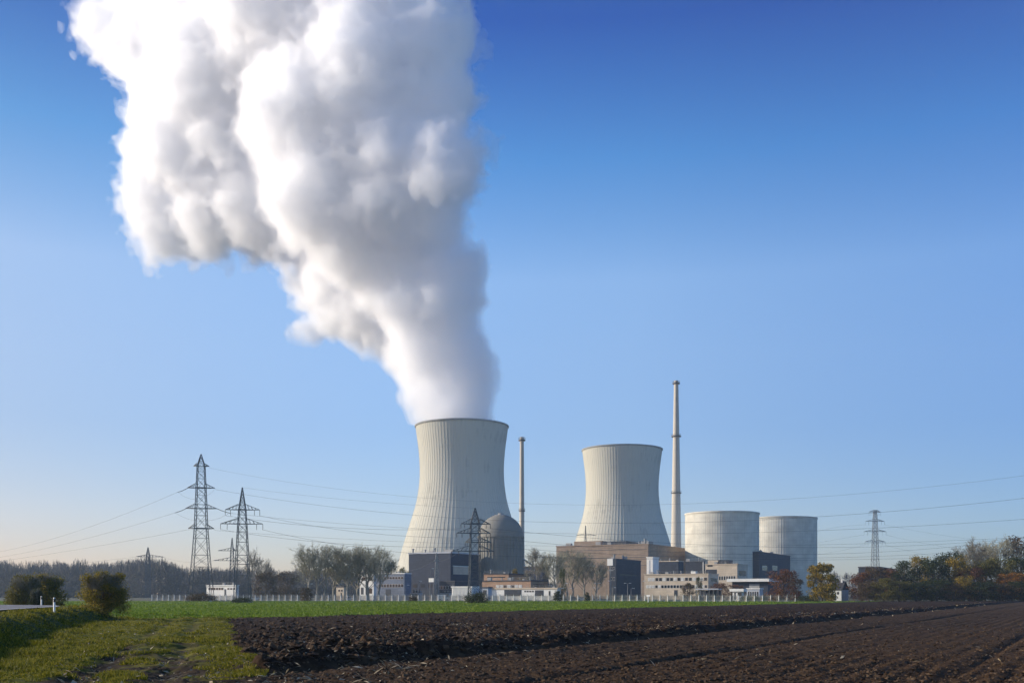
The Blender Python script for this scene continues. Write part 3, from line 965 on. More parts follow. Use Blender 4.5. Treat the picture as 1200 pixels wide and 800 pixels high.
class Block:
    """a building whose near corner is seen at xc: the front runs left to xl, the side face right to xr"""
    def __init__(s, name, xl, xc, xr, d, label, cat, group=None):
        s.c = np.array([PX(xc, d), d]); s.d = d
        s.root = empty(name, (s.c[0], s.c[1], 0), -TH)
        tag(s.root, label, cat, group)
        s.L, s.W = -s.fx(xl), s.sy(xr)

    def _solve(s, px, dr):
        k = (px - 600) / F_PX
        return (k * s.c[1] - s.c[0]) / (dr[0] - k * dr[1])

    def fx(s, px): return s._solve(px, UF)              # local x on the front plane
    def sy(s, px): return s._solve(px, VF)              # local y on the side plane
    def z(s, py, lx=0.0): return PZ(py, s.d - UF[1] * 0 + (UF[1] * lx))

    def wall(s, ytop, mat, ybot=None, x0=None, x1=0.0, y0=0.0, y1=None, name='wall', roof=True, rmat=None, lip=.0):
        x0 = -s.L if x0 is None else x0
        y1 = s.W if y1 is None else y1
        zt = s.z(ytop); zb = -.1 if ybot is None else s.z(ybot)
        o = MB().box(x0, x1, y0, y1, zb, zt).build(name, mat, s.root)
        if roof:
            MB().box(x0 - .25, x1 + .25, y0 - .25, y1 + .25, zt + .002, zt + .45 + lip).build('roof', rmat or M['roof'], s.root)
        return o

    def front(s, pxa, pxb, ya, yb, mat, name='window', out=.06, deep=.5):
        a, b = s.fx(pxa), s.fx(pxb)
        za, zb = s.z(ya, a), s.z(yb, a)
        return MB().box(a, b, -out, deep, zb, za).build(name, mat, s.root)

    def side(s, pxa, pxb, ya, yb, mat, name='window', out=.06):
        a, b = s.sy(pxa), s.sy(pxb)
        dd = s.d + VF[1] * a
        return MB().box(-.5, out, a, b, PZ(yb, dd), PZ(ya, dd)).build(name, mat, s.root)

    def win_row(s, pxa, pxb, ya, yb, n, gap=.35, blinds=0.0):
        a, b = s.fx(pxa), s.fx(pxb)
        za, zb = s.z(ya, a), s.z(yb, a)
        w = (b - a) / n
        for i in range(n):
            x0, x1 = a + i * w + gap / 2, a + (i + 1) * w - gap / 2
            f = MB().box(x0, x1, -.05, .3, zb, za).build('window', M['white'], s.root)
            MB().box(x0 + .08, x1 - .08, -.08, -.052, zb + .08, za - .08).build('pane', M['glassy'] if random.random() < blinds else M['glass'], f)


# turbine hall of the domed unit: slate front, darker recessed side
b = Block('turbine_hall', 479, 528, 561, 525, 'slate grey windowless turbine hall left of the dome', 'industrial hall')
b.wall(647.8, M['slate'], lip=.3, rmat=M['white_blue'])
b.side(531, 549, 663, 672.5, M['beige'], 'window', .1)
b.side(530.5, 549.5, 662.3, 663, M['white'], 'lintel', .2)
b.front(483, 526, 690, 697, M['slate_dark'], 'base_band', .12)
for k in range(5):
    b.front(484 + k * 9, 489 + k * 9, 684, 688, M['glass'], 'window')
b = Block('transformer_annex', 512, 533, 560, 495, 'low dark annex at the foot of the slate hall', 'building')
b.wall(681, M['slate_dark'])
b.win_row(513, 532, 686, 690, 6)
b.side(537, 545, 686, 696, M['door'], 'gate')
# low brick and white buildings in front of the dome
b = Block('brick_building', 567, 596, 622, 440, 'brown brick block with flat dark roof, in front of the dome', 'building')
b.wall(672.5, M['brick'])
b.side(600, 618, 675, 679, M['glass'], 'window')
b.front(571, 592, 675.5, 676.6, M['glass'], 'window')
b.front(577, 579, 682, 688, M['door'], 'door')
b = Block('workshop', 564, 622, 642, 415, 'wide brown workshop with white window band under the brick block', 'building')
b.wall(680.5, M['brick'])
b.win_row(581, 612, 685, 688.6, 7, .25, .9)
b.side(625, 638, 684, 688, M['glass'], 'window')
b = Block('garage_row', 573, 653, 657, 392, 'long low white garage row with dark gates behind the fence', 'garage')
b.wall(690, M['white'], rmat=M['beige'], lip=.2)
b.front(591, 611, 690.8, 698, M['door'], 'gate')
b.front(627, 637, 691.2, 698, M['door'], 'gate')
b.front(643, 645, 692, 698, M['door'], 'door')
b.win_row(614, 626, 691.5, 693.5, 4, .2)
b = Block('storage_container', 529.6, 553, 564, 362, 'big white storage container behind the lattice pylon bush', 'container')
b.wall(688, M['white'], rmat=M['white'])
for k in range(14):
    xx = 531 + k * 1.6
    b.front(xx, xx + .5, 688.6, 699.5, M['white'], 'corrugation', .10)
b.side(555, 563, 689, 699, M['white_blue'], 'door')
b = Block('blue_shed', 564, 572, 576.5, 372, 'small blue grey shed right of the white container', 'shed')
b.wall(688.6, M['white_blue'])
b.front(566, 570, 691, 698.5, M['door'], 'door')
# white gate house and its office wing
b = Block('white_gate_house', 421.5, 438, 441, 450, 'tall white plaster block behind the bare willows', 'building')
b.wall(672, M['white'])
b.front(424, 429, 676, 680, M['glass']); b.front(431, 436, 676, 680, M['glass']); b.front(423, 426, 688, 696, M['door'], 'door'); b.front(429, 436, 689, 695, M['glass'])
b = Block('blue_office', 441, 474, 482, 470, 'blue grey office wing with ribbon windows, left of the slate hall', 'office')
b.wall(672, M['blue_panel'], rmat=M['white'])
b.win_row(443, 473, 675.5, 678.5, 9, .25)
b.win_row(443, 473, 684, 688, 9, .25)
b.front(452, 458, 690, 697, M['door'], 'door')
b = Block('beige_hut', 394, 403, 405, 385, 'small beige hut among the willow trunks', 'hut')
b.wall(687.5, M['beige'])
b.win_row(396, 402, 690, 693, 2, .3)
b.front(399.2, 400.6, 694, 700, M['door'], 'door')
b = Block('low_white_building', 242, 277, 280, 430, 'low white building with dark ribbon window between the two big pylons', 'building')
b.wall(686, M['white'], rmat=M['white'])
b.win_row(244, 262, 688, 691, 6, .25)
b.win_row(266, 276, 688.4, 690.6, 3, .4)
b.front(263, 265, 690, 698, M['door'], 'door')
# the big brown hall
b = Block('brown_turbine_hall', 652, 759.6, 803, 620, 'long brown clad turbine hall below the tower without steam', 'industrial hall')
b.wall(637.8, M['hall_brown'], rmat=M['hall_brown'], lip=.2)
zt = b.z(637.8)
MB().box(b.fx(668), b.fx(701), 6, 26, zt + .46, zt + 3.6).build('roof_house', M['hall_brown'], b.root)
MB().box(b.fx(703), b.fx(731), 4, 24, zt + .46, zt + 2.9).build('roof_house', M['slate_dark'], b.root)
MB().box(b.fx(747), b.fx(756), 6, 14, zt + .46, zt + 2.6).build('roof_house', M['grey'], b.root)
for k in range(3):
    b.front(664, 758, 645 + k * 9.0, 645.5 + k * 9.0, M['roof'], 'cladding_joint', .05)
b.front(683, 697, 661, 664, M['glassy'], 'window')
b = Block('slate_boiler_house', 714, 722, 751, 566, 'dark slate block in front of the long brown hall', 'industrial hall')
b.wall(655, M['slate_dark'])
b.win_row(715, 721, 664, 667, 2, .5)
b.win_row(715, 721, 676, 680, 2, .5)
b.front(716, 720, 688, 697, M['door'], 'gate')
b.side(727, 746, 672, 674, M['glass'])
b = Block('white_stair_tower', 757.8, 765, 772, 512, 'narrow white stair tower at the corner of the brown hall', 'tower')
b.wall(653, M['white'], rmat=M['white'])
b.front(760.5, 762, 656, 672, M['white_blue'], 'window')
b = Block('dark_switch_house', 768, 795, 801, 560, 'dark low switch house right of the white stair tower', 'building')
b.wall(657.5, M['slate_dark'], rmat=M['beige'])
b.front(773, 792, 660, 662, M['slate'], 'louvre')
# offices
b = Block('office_building', 755, 830, 842, 470, 'three storey beige office building with ribbon windows', 'office')
b.wall(672.6, M['beige'], rmat=M['beige'])
b.win_row(759, 829, 676.6, 680.6, 16, .3, .4)
b.win_row(757, 829, 685.2, 688.8, 20, .25, .3)
b.side(833, 840, 677, 681, M['glass'])
b.front(790, 794, 691, 698, M['door'], 'door')
MB().box(b.fx(808), b.fx(813.5), 2, 5, b.z(672.6) + .46, b.z(672.6) + 1.6).build('roof_box', M['white'], b.root)
b = Block('canteen_wing', 826.6, 864, 876, 500, 'stepped beige upper wing with dark roof box, in front of the large cylinder', 'office')
b.wall(661, M['beige'], rmat=M['beige'])
zt = b.z(661)
MB().box(b.fx(828), b.fx(840), 2, 9, zt + .46, zt + 2.3).build('roof_house', M['beige'], b.root)
MB().box(b.fx(841), b.fx(852), 2, 10, zt + .46, zt + 2.4).build('roof_house', M['slate_dark'], b.root)
b.front(829, 835, 658.9 + 2.6, 663.6, M['glass'], 'window')
b.front(827.2, 840, 667, 680, M['slate_dark'], 'recess_panel')
b.win_row(842, 862, 674.6, 679.4, 7, .35, .2)
b.side(866, 874, 668, 674, M['glass'])
b = Block('dark_annex', 803, 824.5, 826, 520, 'dark annex with white edge strip, behind the office building', 'building')
b.wall(658, M['slate_dark'])
b.front(823.6, 824.4, 657.5, 672, M['white'], 'edge_strip', .1)
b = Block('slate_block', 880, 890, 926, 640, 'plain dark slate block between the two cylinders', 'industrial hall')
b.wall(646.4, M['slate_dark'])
b.side(893, 899, 662, 668, M['glass']); b.side(905, 911, 662, 668, M['glass'])
b = Block('grey_store', 614, 636, 643, 480, 'plain grey store behind the workshop, right of the dome', 'building')
b.wall(664, M['slate'])
b.win_row(616, 634, 668, 671, 5, .5)
b.front(620, 626, 676, 688, M['door'], 'gate')
# canopies and sheds
b = Block('loading_shed', 858, 900, 916, 455, 'low dark loading shed with broad white roof edge', 'shed')
b.wall(681, M['slate_dark'], roof=False)
zt = b.z(681)
MB().box(-b.L - 2, 1, -2.0, b.W, zt + .003, zt + 1.35).build('roof', M['white'], b.root)
b.front(866, 872, 684, 694, M['door'], 'gate'); b.front(878, 890, 684, 694, M['grey'], 'gate')
b = Block('bicycle_shelter', 815, 842, 846, 385, 'long low shelter with pale roof behind the fence', 'shelter')
zt = b.z(690.4)
MB().box(-b.L, 0, 0, b.W, zt, zt + .45).build('roof', M['white_blue'], b.root)
for k in range(6):
    for yy in (.3, b.W - .3):
        xx = -b.L + .3 + k * (b.L - .6) / 5
        MB().box(xx - .07, xx + .07, yy - .07, yy + .07, -.05, zt - .002).build('post', M['steel_light'], b.root)
MB().box(-b.L + .1, -.1, b.W - .12, b.W - .05, .3, zt - .2).build('back_panel', M['slate'], b.root)
b = Block('entrance_kiosk', 856, 871, 874, 366, 'white entrance kiosk with broad white fascia', 'kiosk')
zt = b.z(689.4)
b.wall(692.6, M['white'], roof=False, x0=-b.L + .8, x1=-.8)
MB().box(-b.L - .2, .3, -.6, b.W + .3, b.z(692.6) + .003, zt).build('roof', M['white'], b.root)
b.front(860.5, 862, 694, 702, M['door'], 'door'); b.front(864.5, 869, 694, 698, M['glass'])
b = Block('glass_lobby', 875, 890, 894, 388, 'glazed pale blue lobby right of the white kiosk', 'building')
b.wall(690, M['white_blue'], rmat=M['white'])
b.win_row(876, 889, 692.5, 699, 5, .2)
b = Block('far_warehouse', 1006, 1030, 1048, 470, 'flat dark warehouse roof showing over the copse', 'warehouse')
b.wall(664.4, M['slate_dark'])
b.front(1010, 1028, 667, 669, M['slate'], 'louvre')
# white house by the copse: gable roof
b = Block('white_cottage', 972.5, 986, 994, 352, 'small white cottage with steep dark roof beside the yellow tree', 'house')
zt = b.z(690.6)
MB().box(-b.L, 0, 0, b.W, -.1, zt).build('wall', M['white'], b.root)
ym = b.W / 2
zr = b.z(681)
V = [(-b.L - .3, -.3, zt - .1), (.3, -.3, zt - .1), (.3, ym, zr), (-b.L - .3, ym, zr), (-b.L - .3, b.W + .3, zt - .1), (.3, b.W + .3, zt - .1)]
V2 = [(x_, y_, z_ + .25) for x_, y_, z_ in V]
MB().add(V + V2, [(0, 3, 2, 1), (3, 4, 5, 2), (6, 7, 8, 9), (9, 8, 11, 10), (0, 1, 7, 6), (4, 10, 11, 5), (1, 2, 8, 7), (2, 5, 11, 8), (0, 6, 9, 3), (3, 9, 10, 4)]).build('roof', M['tile'], b.root)
MB().add([(0, 0.05, zt), (0, b.W - .05, zt), (0, ym, zr - .1), (-.2, .05, zt), (-.2, b.W - .05, zt), (-.2, ym, zr - .1)], [(0, 1, 4, 3)], [(0, 1, 2), (5, 4, 3)]).build('gable', M['tile'], b.root)
MB().box(-1.2, -.6, ym - 1.2, ym - .6, zr - .9, zr + .9).build('chimney', M['white'], b.root)
b.front(974.5, 976.5, 693, 696, M['glass']); b.front(981, 983, 693, 696, M['glass']); b.front(978, 979.4, 694, 702, M['door'], 'door')


# roof plant: vents, ducts and railings on the flat roofs
def roof_plant(root_name, n, size, seed):
    o = bpy.data.objects[root_name]
    w = [c for c in o.children if c.name.startswith('wall')][0]
    xs = [v.co for v in w.data.vertices]
    x0, x1 = min(v.x for v in xs), max(v.x for v in xs); y1 = max(v.y for v in xs); z = max(v.z for v in xs) + .452
    q = random.Random(seed)
    for k in range(n):
        a = x0 + (x1 - x0) * (k + .2 + .5 * q.random()) / n; c = min(.8 + q.random() * y1 * .5, y1 - 1.2)
        h = size * (.6 + .8 * q.random())
        if q.random() < .5:
            MB().box(a - h * .7, a + h * .7, c, c + h, z, z + h).build('vent_box', M['grey'], o)
        else:
            MB().lathe([(h * .28, z), (h * .28, z + h * 1.2), (h * .45, z + h * 1.2), (h * .45, z + h * 1.45), (.02, z + h * 1.5)], 10, cx=a, cy=c).build('vent_pipe', M['steel_light'], o)
    rl = MB()
    for zz in (.55, 1.1):
        rl.bar((x0, .05, z + zz), (x1, .05, z + zz), .06)
    m = max(2, int((x1 - x0) / 2.5))
    for k in range(m + 1):
        xx = x0 + (x1 - x0) * k / m
        rl.bar((xx, .05, z), (xx, .05, z + 1.1), .06)
    rl.build('railing', M['steel_light'], o)


for nm, n, sz in (('turbine_hall', 6, 1.5), ('brick_building', 3, .9), ('workshop', 6, .9), ('blue_office', 4, .9), ('white_gate_house', 2, .7), ('brown_turbine_hall', 11, 1.9), ('slate_boiler_house', 4, 1.5),
                  ('dark_switch_house', 3, 1.1), ('office_building', 8, 1.0), ('canteen_wing', 2, .8), ('slate_block', 4, 1.4), ('low_white_building', 3, .8), ('dark_annex', 2, 1.0), ('garage_row', 5, .6)):
    roof_plant(nm, n, sz, len(nm) * 7 + n)
# inclined gallery leaning on the dome
MB().tube([(Rr - .3, -2, PZ(654.5, 560)), (Rr + 5.2, -4, PZ(662.5, 560)), (Rr + 5.2, -4, -.1)], [.55, .55, .45], 8).build('inclined_duct', M['grey'], dm)


def transformer(px, d, label):
    t = empty('power_transformer', (PX(px, d), d, 0), -TH)
    MB().box(-2.2, 2.2, -1.2, 1.2, .3, 3.0).build('tank', M['grey'], t)
    r_ = MB()
    for k in range(9): r_.box(-2 + k * .48, -1.85 + k * .48, -2.0, -1.2, .6, 2.7)
    for zz in (.8, 2.5): r_.box(-2.05, 2.05, -1.65, -1.55, zz, zz + .12)
    r_.build('radiator', M['steel_light'], t)
    for k in (-1.4, 0, 1.4):
        MB().lathe([(.12, 3.0), (.22, 3.3), (.1, 3.5), (.2, 3.8), (.1, 4.0), (.17, 4.3), (.05, 4.6)], 10, cx=k).build('bushing', M['insul'], t)
    MB().tube([(-1.9, .6, 3.6), (1.9, .6, 3.6)], .4, 10).build('oil_conservator', M['steel_light'], t)
    MB().box(-2.5, 2.5, -2.2, 1.5, -.1, .3).build('base', M['grey'], t)
    return tag(t, label, 'transformer', 'transformers before the slate hall')


transformer(488, 402, 'grey transformer left of the gantry mast before the slate hall')
transformer(523, 402, 'grey transformer right of the gantry mast before the slate hall')

# ------------------------------------------------------------------ pylons
def lattice(mb, w0, w1, z0, z1, n, leg, brace):
    """a tapering square lattice between two heights"""
    zs = [z0]
    wid = lambda z: w0 + (w1 - w0) * (z - z0) / (z1 - z0)
    # panels get shorter as the mast narrows
    steps = np.linspace(1.25, .75, n); steps = steps / steps.sum() * (z1 - z0)
    for q_ in steps: zs.append(zs[-1] + q_)
    cs = ((-1, -1), (1, -1), (1, 1), (-1, 1))
    for sx, sy in cs:
        mb.bar((sx * w0 / 2, sy * w0 / 2, z0), (sx * w1 / 2, sy * w1 / 2, z1), leg)
    for za, zb in zip(zs[:-1], zs[1:]):
        a, b_ = wid(za) / 2, wid(zb) / 2
        for i in range(4):
            (x0, y0), (x1, y1) = cs[i], cs[(i + 1) % 4]
            mb.bar((x0 * a, y0 * a, za), (x1 * b_, y1 * b_, zb), brace)
            mb.bar((x1 * a, y1 * a, za), (x0 * b_, y0 * b_, zb), brace)
            mb.bar((x0 * b_, y0 * b_, zb), (x1 * b_, y1 * b_, zb), brace)


def pylon(px, d, secs, arms, label, group, mat, leg=.2, brace=.1, rz=0.0, ins=1.6, thick=1.0):
    """secs: (y px, width px) from the foot up; arms: (y px, left px, right px)"""
    m = d / F_PX
    t = empty('lattice_pylon', (PX(px, d), d, 0), rz)
    mb = MB()
    ss = [(PZ(y, d), max(w * m, .12)) for y, w in secs]
    ss[0] = (-.3, ss[0][1])
    for (z0, w0), (z1, w1) in zip(ss[:-1], ss[1:]):
        n = max(2, int(round((z1 - z0) / max((w0 + w1) / 2 * .95, 1.0))))
        lattice(mb, w0, w1, z0, z1, min(n, 9), leg * thick, brace * thick)
    mb.build('mast', mat, t)
    ends = []
    for y, l, r in arms:
        z = PZ(y, d)
        zi = np.interp(z, [a[0] for a in ss], [a[1] for a in ss])
        h = min(1.5, .28 * (r - l) * m / 2 + .2)
        am = MB()
        for sgn, ext in ((-1, (px - l) * m), (1, (r - px) * m)):
            tip = (sgn * ext, 0, z)
            for sy in (-1, 1):
                root = (sgn * zi / 2, sy * zi / 2, z)
                up = (sgn * zi / 2, sy * zi / 2, z + h)
                am.bar(root, tip, leg * .8 * thick); am.bar(up, tip, leg * .7 * thick)
                for f in (.25, .5, .75):
                    lo_ = tuple(root[i] + (tip[i] - root[i]) * f for i in range(3)); hi_ = tuple(up[i] + (tip[i] - up[i]) * (f - .12) for i in range(3))
                    am.bar(lo_, hi_, brace * thick)
            for f in (.3, .6):
                p0 = tuple((sgn * zi / 2, -zi / 2, z)[i] * (1 - f) + tip[i] * f for i in range(3)); p1 = (p0[0], -p0[1], p0[2])
                am.bar(p0, p1, brace * thick)
        for sy in (-1, 1): am.bar((-zi / 2, sy * zi / 2, z), (zi / 2, sy * zi / 2, z), leg * .8 * thick)
        ao = am.build('crossarm', mat, t)
        if ins:
            for sgn, ext in ((-1, (px - l) * m), (1, (r - px) * m)):
                for f in (1.0, .62):
                    xx = sgn * (zi / 2 + (ext - zi / 2) * f)
                    ib = MB().tube([(xx, 0, z - .05), (xx, 0, z - ins)], .05, 6)
                    for k in range(5):
                        zz = z - .3 - k * (ins - .5) / 4
                        ib.lathe([(.03, zz + .06), (.14, zz), (.03, zz - .06)], 8, cx=xx)
                    ib.build('insulator', M['insul'], ao)
        ends.append((np.array([t.location.x + (l - px) * m, d, z - ins]), np.array([t.location.x + (r - px) * m, d, z - ins])))
    ft = MB()
    w = ss[0][1] / 2
    for sx in (-1, 1):
        for sy in (-1, 1):
            ft.box(sx * w - .4, sx * w + .4, sy * w - .4, sy * w + .4, -.3, .35)
    ft.build('footing', M['grey'], t)
    tag(t, label, 'pylon', group)
    return ends


GP = 'lattice power pylons'
e1 = pylon(235.7, 335, [(699, 26), (650, 17.5), (618.5, 13.4), (571, 10), (546, 8.0), (532, .5)], [(546, 227, 245), (571.5, 220, 251.5), (595.5, 218, 254), (619, 221, 250.5)],
           'tallest dark lattice pylon, four crossarms, leftmost of the pair', GP, M['steel'], .20, .095, .12, 0)
e2 = pylon(284, 275, [(703, 18), (650, 13), (613.5, 9.5), (596.5, 7.6), (571, .5)], [(597, 264.5, 304), (613.5, 259, 307.5)],
           'dark lattice pylon with two wide crossarms right of the tallest pylon', GP, M['steel'], .17, .085, .1)
e3 = pylon(556.7, 261, [(703, 15), (660, 12), (613, 10), (595, .6)], [(613.6, 540, 575), (624.5, 535, 575), (635, 545, 576), (645.5, 529, 579)],
           'pale galvanised lattice pylon standing before the dome', GP, M['steel'], .19, .09, .2, 1.2)
e4 = pylon(173.5, 700, [(696, 5.5), (660, 4.6), (651, 4), (641, .4)], [(652, 160, 191)], 'small distant pylon with one wide crossarm before the far wood', GP, M['steel'], .34, .18, .2, 0)
e5 = pylon(272, 480, [(696, 6.5), (657, 4.2), (645, 3.4), (630, .4)], [(645, 256, 276), (656.5, 251, 281)], 'slim distant pylon half hidden by the two crossarm pylon', GP, M['steel'], .24, .12, .2, 0)
e6 = pylon(1025.5, 700, [(696, 10), (650, 6), (622, 4.6), (602, 3.2), (597.5, 2.4)], [(599.5, 1018, 1032), (610.5, 1014, 1037), (622.5, 1012, 1039), (634.5, 1013, 1038)],
           'pale distant pylon with four crossarms rising over the copse', GP, M['steel_light'], .26, .12, .1, 2.6)
e7 = pylon(511.6, 410, [(699, 5.4), (670, 3.6), (648, 1.2)], [(657, 507.5, 515.5)], 'slender pale gantry mast before the slate hall', GP, M['steel_light'], .16, .09, .3, 0)
e8 = pylon(686.2, 850, [(690, 3.4), (632, 1.8), (616, .5)], [(627, 675, 699)], 'thin mast with one crossarm rising above the brown hall', GP, M['steel'], .3, .16, .0, 0)

# cables
GC = 'overhead power cables'
def cable(A, Bxy, pts, label, rad=.045, n=40):
    """a sagging cable from A towards the ground point Bxy; sag and far height from two sighted points"""
    A = np.array(A, float); Bxy = np.array(Bxy, float)
    rows2, rhs = [], []
    for px, py in pts:
        k = (px - 600) / F_PX
        t = (k * A[1] - A[0]) / ((Bxy[0] - A[0]) - k * (Bxy[1] - A[1]))
        dd = A[1] + t * (Bxy[1] - A[1])
        rows2.append([t, -4 * t * (1 - t)]); rhs.append(PZ(py, dd) - A[2])
    dz, sag = np.linalg.solve(np.array(rows2), np.array(rhs))
    P = []
    for t in np.linspace(0, 1, n):
        P.append((A[0] + t * (Bxy[0] - A[0]), A[1] + t * (Bxy[1] - A[1]), A[2] + t * dz - 4 * sag * t * (1 - t)))
    o = MB().tube(P, rad * .72, 5).build('power_cable', M['cable'])
    return tag(o, label, 'power cable', GC)


def pt(px, py, d): return (PX(px, d), d, PZ(py, d))


def span(A, B, sag, label, rad=.045, n=30):
    A, B = np.array(A), np.array(B)
    P = [tuple(A + (B - A) * t - np.array([0, 0, 4 * sag * t * (1 - t)])) for t in np.linspace(0, 1, n)]
    return tag(MB().tube(P, rad * (.72 if rad < .08 else 1), 5).build('power_cable', M['cable']), label, 'power cable', GC)


cable(pt(208, 576.5, 334), (-620, 900), [(125, 610), (0, 646)], 'upper of three cables falling left from the tallest pylon', .05)
cable(pt(205, 600.5, 334), (-620, 905), [(100, 631), (0, 652.5)], 'middle of three cables falling left from the tallest pylon', .05)
cable(pt(222, 620, 335), (-620, 910), [(112, 640), (0, 657)], 'lowest of three cables falling left from the tallest pylon', .05)
cable(pt(245, 548, 335), (190, 215), [(620, 590), (1200, 557)], 'topmost cable running right from the tallest pylon across the sky', .030)
cable(pt(251.5, 573, 335), (190, 225), [(640, 611.5), (1200, 583.5)], 'cable from the second crossarm of the tallest pylon to the right edge', .045)
cable(pt(270, 601, 336), (190, 235), [(640, 624.5), (1200, 608)], 'cable from the third crossarm of the tallest pylon to the right edge', .042)
cable(pt(251, 621, 335), (190, 260), [(700, 640), (1140, 632)], 'cable from the lowest crossarm of the tallest pylon to the right', .035)
span(e1[1][0], pt(208, 576.5, 334), .15, 'long insulator string at the left end of the second crossarm of the tallest pylon', .10)
span(e1[2][0], pt(205, 600.5, 334), .15, 'long insulator string at the left end of the third crossarm of the tallest pylon', .10)
span(e1[2][1], pt(270, 601, 336), .15, 'long insulator string at the right end of the third crossarm of the tallest pylon', .10)
span(pt(209, 577, 334), pt(251, 574, 335.5), 2.6, 'slack loop of cable under the second crossarm of the tallest pylon', .035)
span(pt(206, 601, 334), pt(268, 601.5, 335.5), 2.6, 'slack loop of cable under the third crossarm of the tallest pylon', .035)
for (i, side, j, jside, sg, lb) in ((0, 1, 1, 0, 1.4, 'cable from the upper arm of the two crossarm pylon to the pale pylon'), (1, 1, 3, 0, 1.2, 'cable from the lower arm of the two crossarm pylon to the pale pylon'),
                                   (0, 0, 0, 0, 1.6, 'fainter cable from the upper left arm end of the two crossarm pylon'), (1, 0, 2, 0, 1.5, 'fainter cable from the lower left arm end of the two crossarm pylon')):
    span(e2[i][side], e3[j][jside], sg, lb, .045)
span(pt(284, 571, 275), pt(556.7, 595, 261), .8, 'earth wire between the tips of the two crossarm pylon and the pale pylon', .025)
RB = (330, 420)
for i, (q1, q2) in enumerate((((800, 637), (1150, 634)), ((800, 647), (1120, 640)), ((800, 652), (1100, 648)), ((800, 655.5), (1100, 653)))):
    cable(e3[i][1], RB, [q1, q2], ['highest cable', 'second cable', 'third cable', 'lowest cable'][i] + ' running right from the pale pylon past the cylinders', .045)
for i, (yy, ys) in enumerate(((610.5, 1037), (622.5, 1039), (634.5, 1038))):
    A = pt(ys, yy + 4, 700)
    cable(A, (560, 690), [(1090, yy + 4 + 10 + i), (1190, yy + 4 + 22)], ['upper', 'middle', 'lower'][i] + ' cable from the pale distant pylon over the copse', .05)
    A2 = pt(1014 if i == 0 else 1012, yy + 4, 700)
    cable(A2, (150, 900), [(965, yy + 10 + 2 * i), (905, 645 + 4 * i)], ['upper', 'middle', 'lower'][i] + ' cable from the pale distant pylon towards the cylinders', .05)
span(e4[0][1], e5[1][0], 2.0, 'cable between the two small distant pylons', .06)
span(e4[0][0], (PX(-120, 720), 720, PZ(668, 720)), 3.0, 'cable from the small distant pylon leaving to the left', .06)
span(e7[0][0], pt(480, 668, 470), .8, 'thin cable from the gantry mast to the blue office wing', .035)
span(e7[0][1], e3[2][0], .8, 'thin cable from the gantry mast to the pale pylon', .035)

# ------------------------------------------------------------------ fence
def fence(px0, d0, px1, d1, label):
    dx, dy = PX(px1, d1) - PX(px0, d0), d1 - d0
    x0, x1 = 0.0, math.hypot(dx, dy)
    t = empty('boundary_fence', (PX(px0, d0), d0, 0), math.atan2(dy, dx))
    n = int(round((x1 - x0) / 2.6))
    st = (x1 - x0) / n
    H = 2.05
    me = MB().tube([(0, 0, -.1), (0, 0, H)], .15, 8).add([(-.09, -.09, H), (.09, -.09, H), (.09, .09, H), (-.09, .09, H), (-.06, -.45, H + .35), (.06, -.45, H + .35), (.06, -.33, H + .35), (-.06, -.33, H + .35)],
                                                    [(4, 5, 6, 7), (0, 1, 5, 4), (1, 2, 6, 5), (2, 3, 7, 6), (3, 0, 4, 7)]).mesh('post')
    me.materials.append(M['post'])
    for i in range(min(n + 1, 100)):
        o = bpy.data.objects.new('post', me); C.objects.link(o); o.parent = t; o.location = (i * st, 0, 0)
    w = MB()
    nb = int((x1 - x0) / .16)
    for i in range(nb):
        xx = (i + .5) * (x1 - x0) / nb
        w.tube([(xx, .14, .45), (xx, .14, H - .05)], .04, 5)
    for k in range(9):
        zz = .5 + k * (H - .6) / 8
        w.bar((0, .13, zz), (x1 - x0, .13, zz), .03)
    for zz, yy in ((H + .15, -.2), (H + .3, -.36)):
        w.bar((0, yy, zz), (x1 - x0, yy, zz), .02)
    w.build('wire_mesh', M['wire'], t)
    MB().box(0, x1 - x0, .10, .2, -.1, .42).build('plinth', M['plinth'], t)
    return tag(t, label, 'fence')


fence(178, 398, 932, 326, 'long white posted mesh fence along the far side of the green field')

# ------------------------------------------------------------------ small things
def lamp_post(px, ytop, d, label, double=False):
    t = empty('street_lamp', (PX(px, d), d, 0))
    h = PZ(ytop, d)
    MB().tube([(0, 0, -.1), (0, 0, h * .6), (0, 0, h)], [.09, .07, .05], 8).build('pole', M['steel_light'], t)
    for sx in ((-1, 1) if double else (1,)):
        MB().tube([(0, 0, h - .05), (sx * .35, 0, h + .1), (sx * .8, 0, h + .12)], .04, 6).build('arm', M['steel_light'], t)
        MB().box(sx * 1.0 - .42, sx * 1.0 + .42, -.14, .14, h + .02, h + .2).build('lamp_head', M['white'], t)
    return tag(t, label, 'street lamp', 'street lamps on the plant yard')


for px, yt, dd, lb, db in ((661, 683.5, 400, 'street lamp beside the slim green tree', False), (656, 689, 380, 'low street lamp at the right end of the white garage row', False),
                          (693, 688.5, 385, 'low street lamp left of the tall white panel mast', False), (700, 683.2, 405, 'twin head street lamp left of the tall white panel mast', True),
                          (711, 680.5, 420, 'taller street lamp next to the tall white panel mast', False), (717.6, 688.4, 385, 'low street lamp right of the tall white panel mast', False),
                          (735.5, 683.2, 400, 'street lamp before the dark slate block', True), (739.5, 689.4, 380, 'low street lamp before the dark slate block', False),
                          (752, 680.6, 410, 'street lamp at the left end of the beige office', False), (504.6, 666, 400, 'tall street lamp behind the white notice board', False),
                          (490, 681, 400, 'street lamp before the slate hall left of the gantry mast', False), (666, 689.2, 390, 'low street lamp right of the slim green tree', False),
                          (475.5, 685.5, 390, 'street lamp before the blue office wing', False), (362, 684, 380, 'street lamp among the willow trunks', False)):
    lamp_post(px, yt, dd, lb, db)

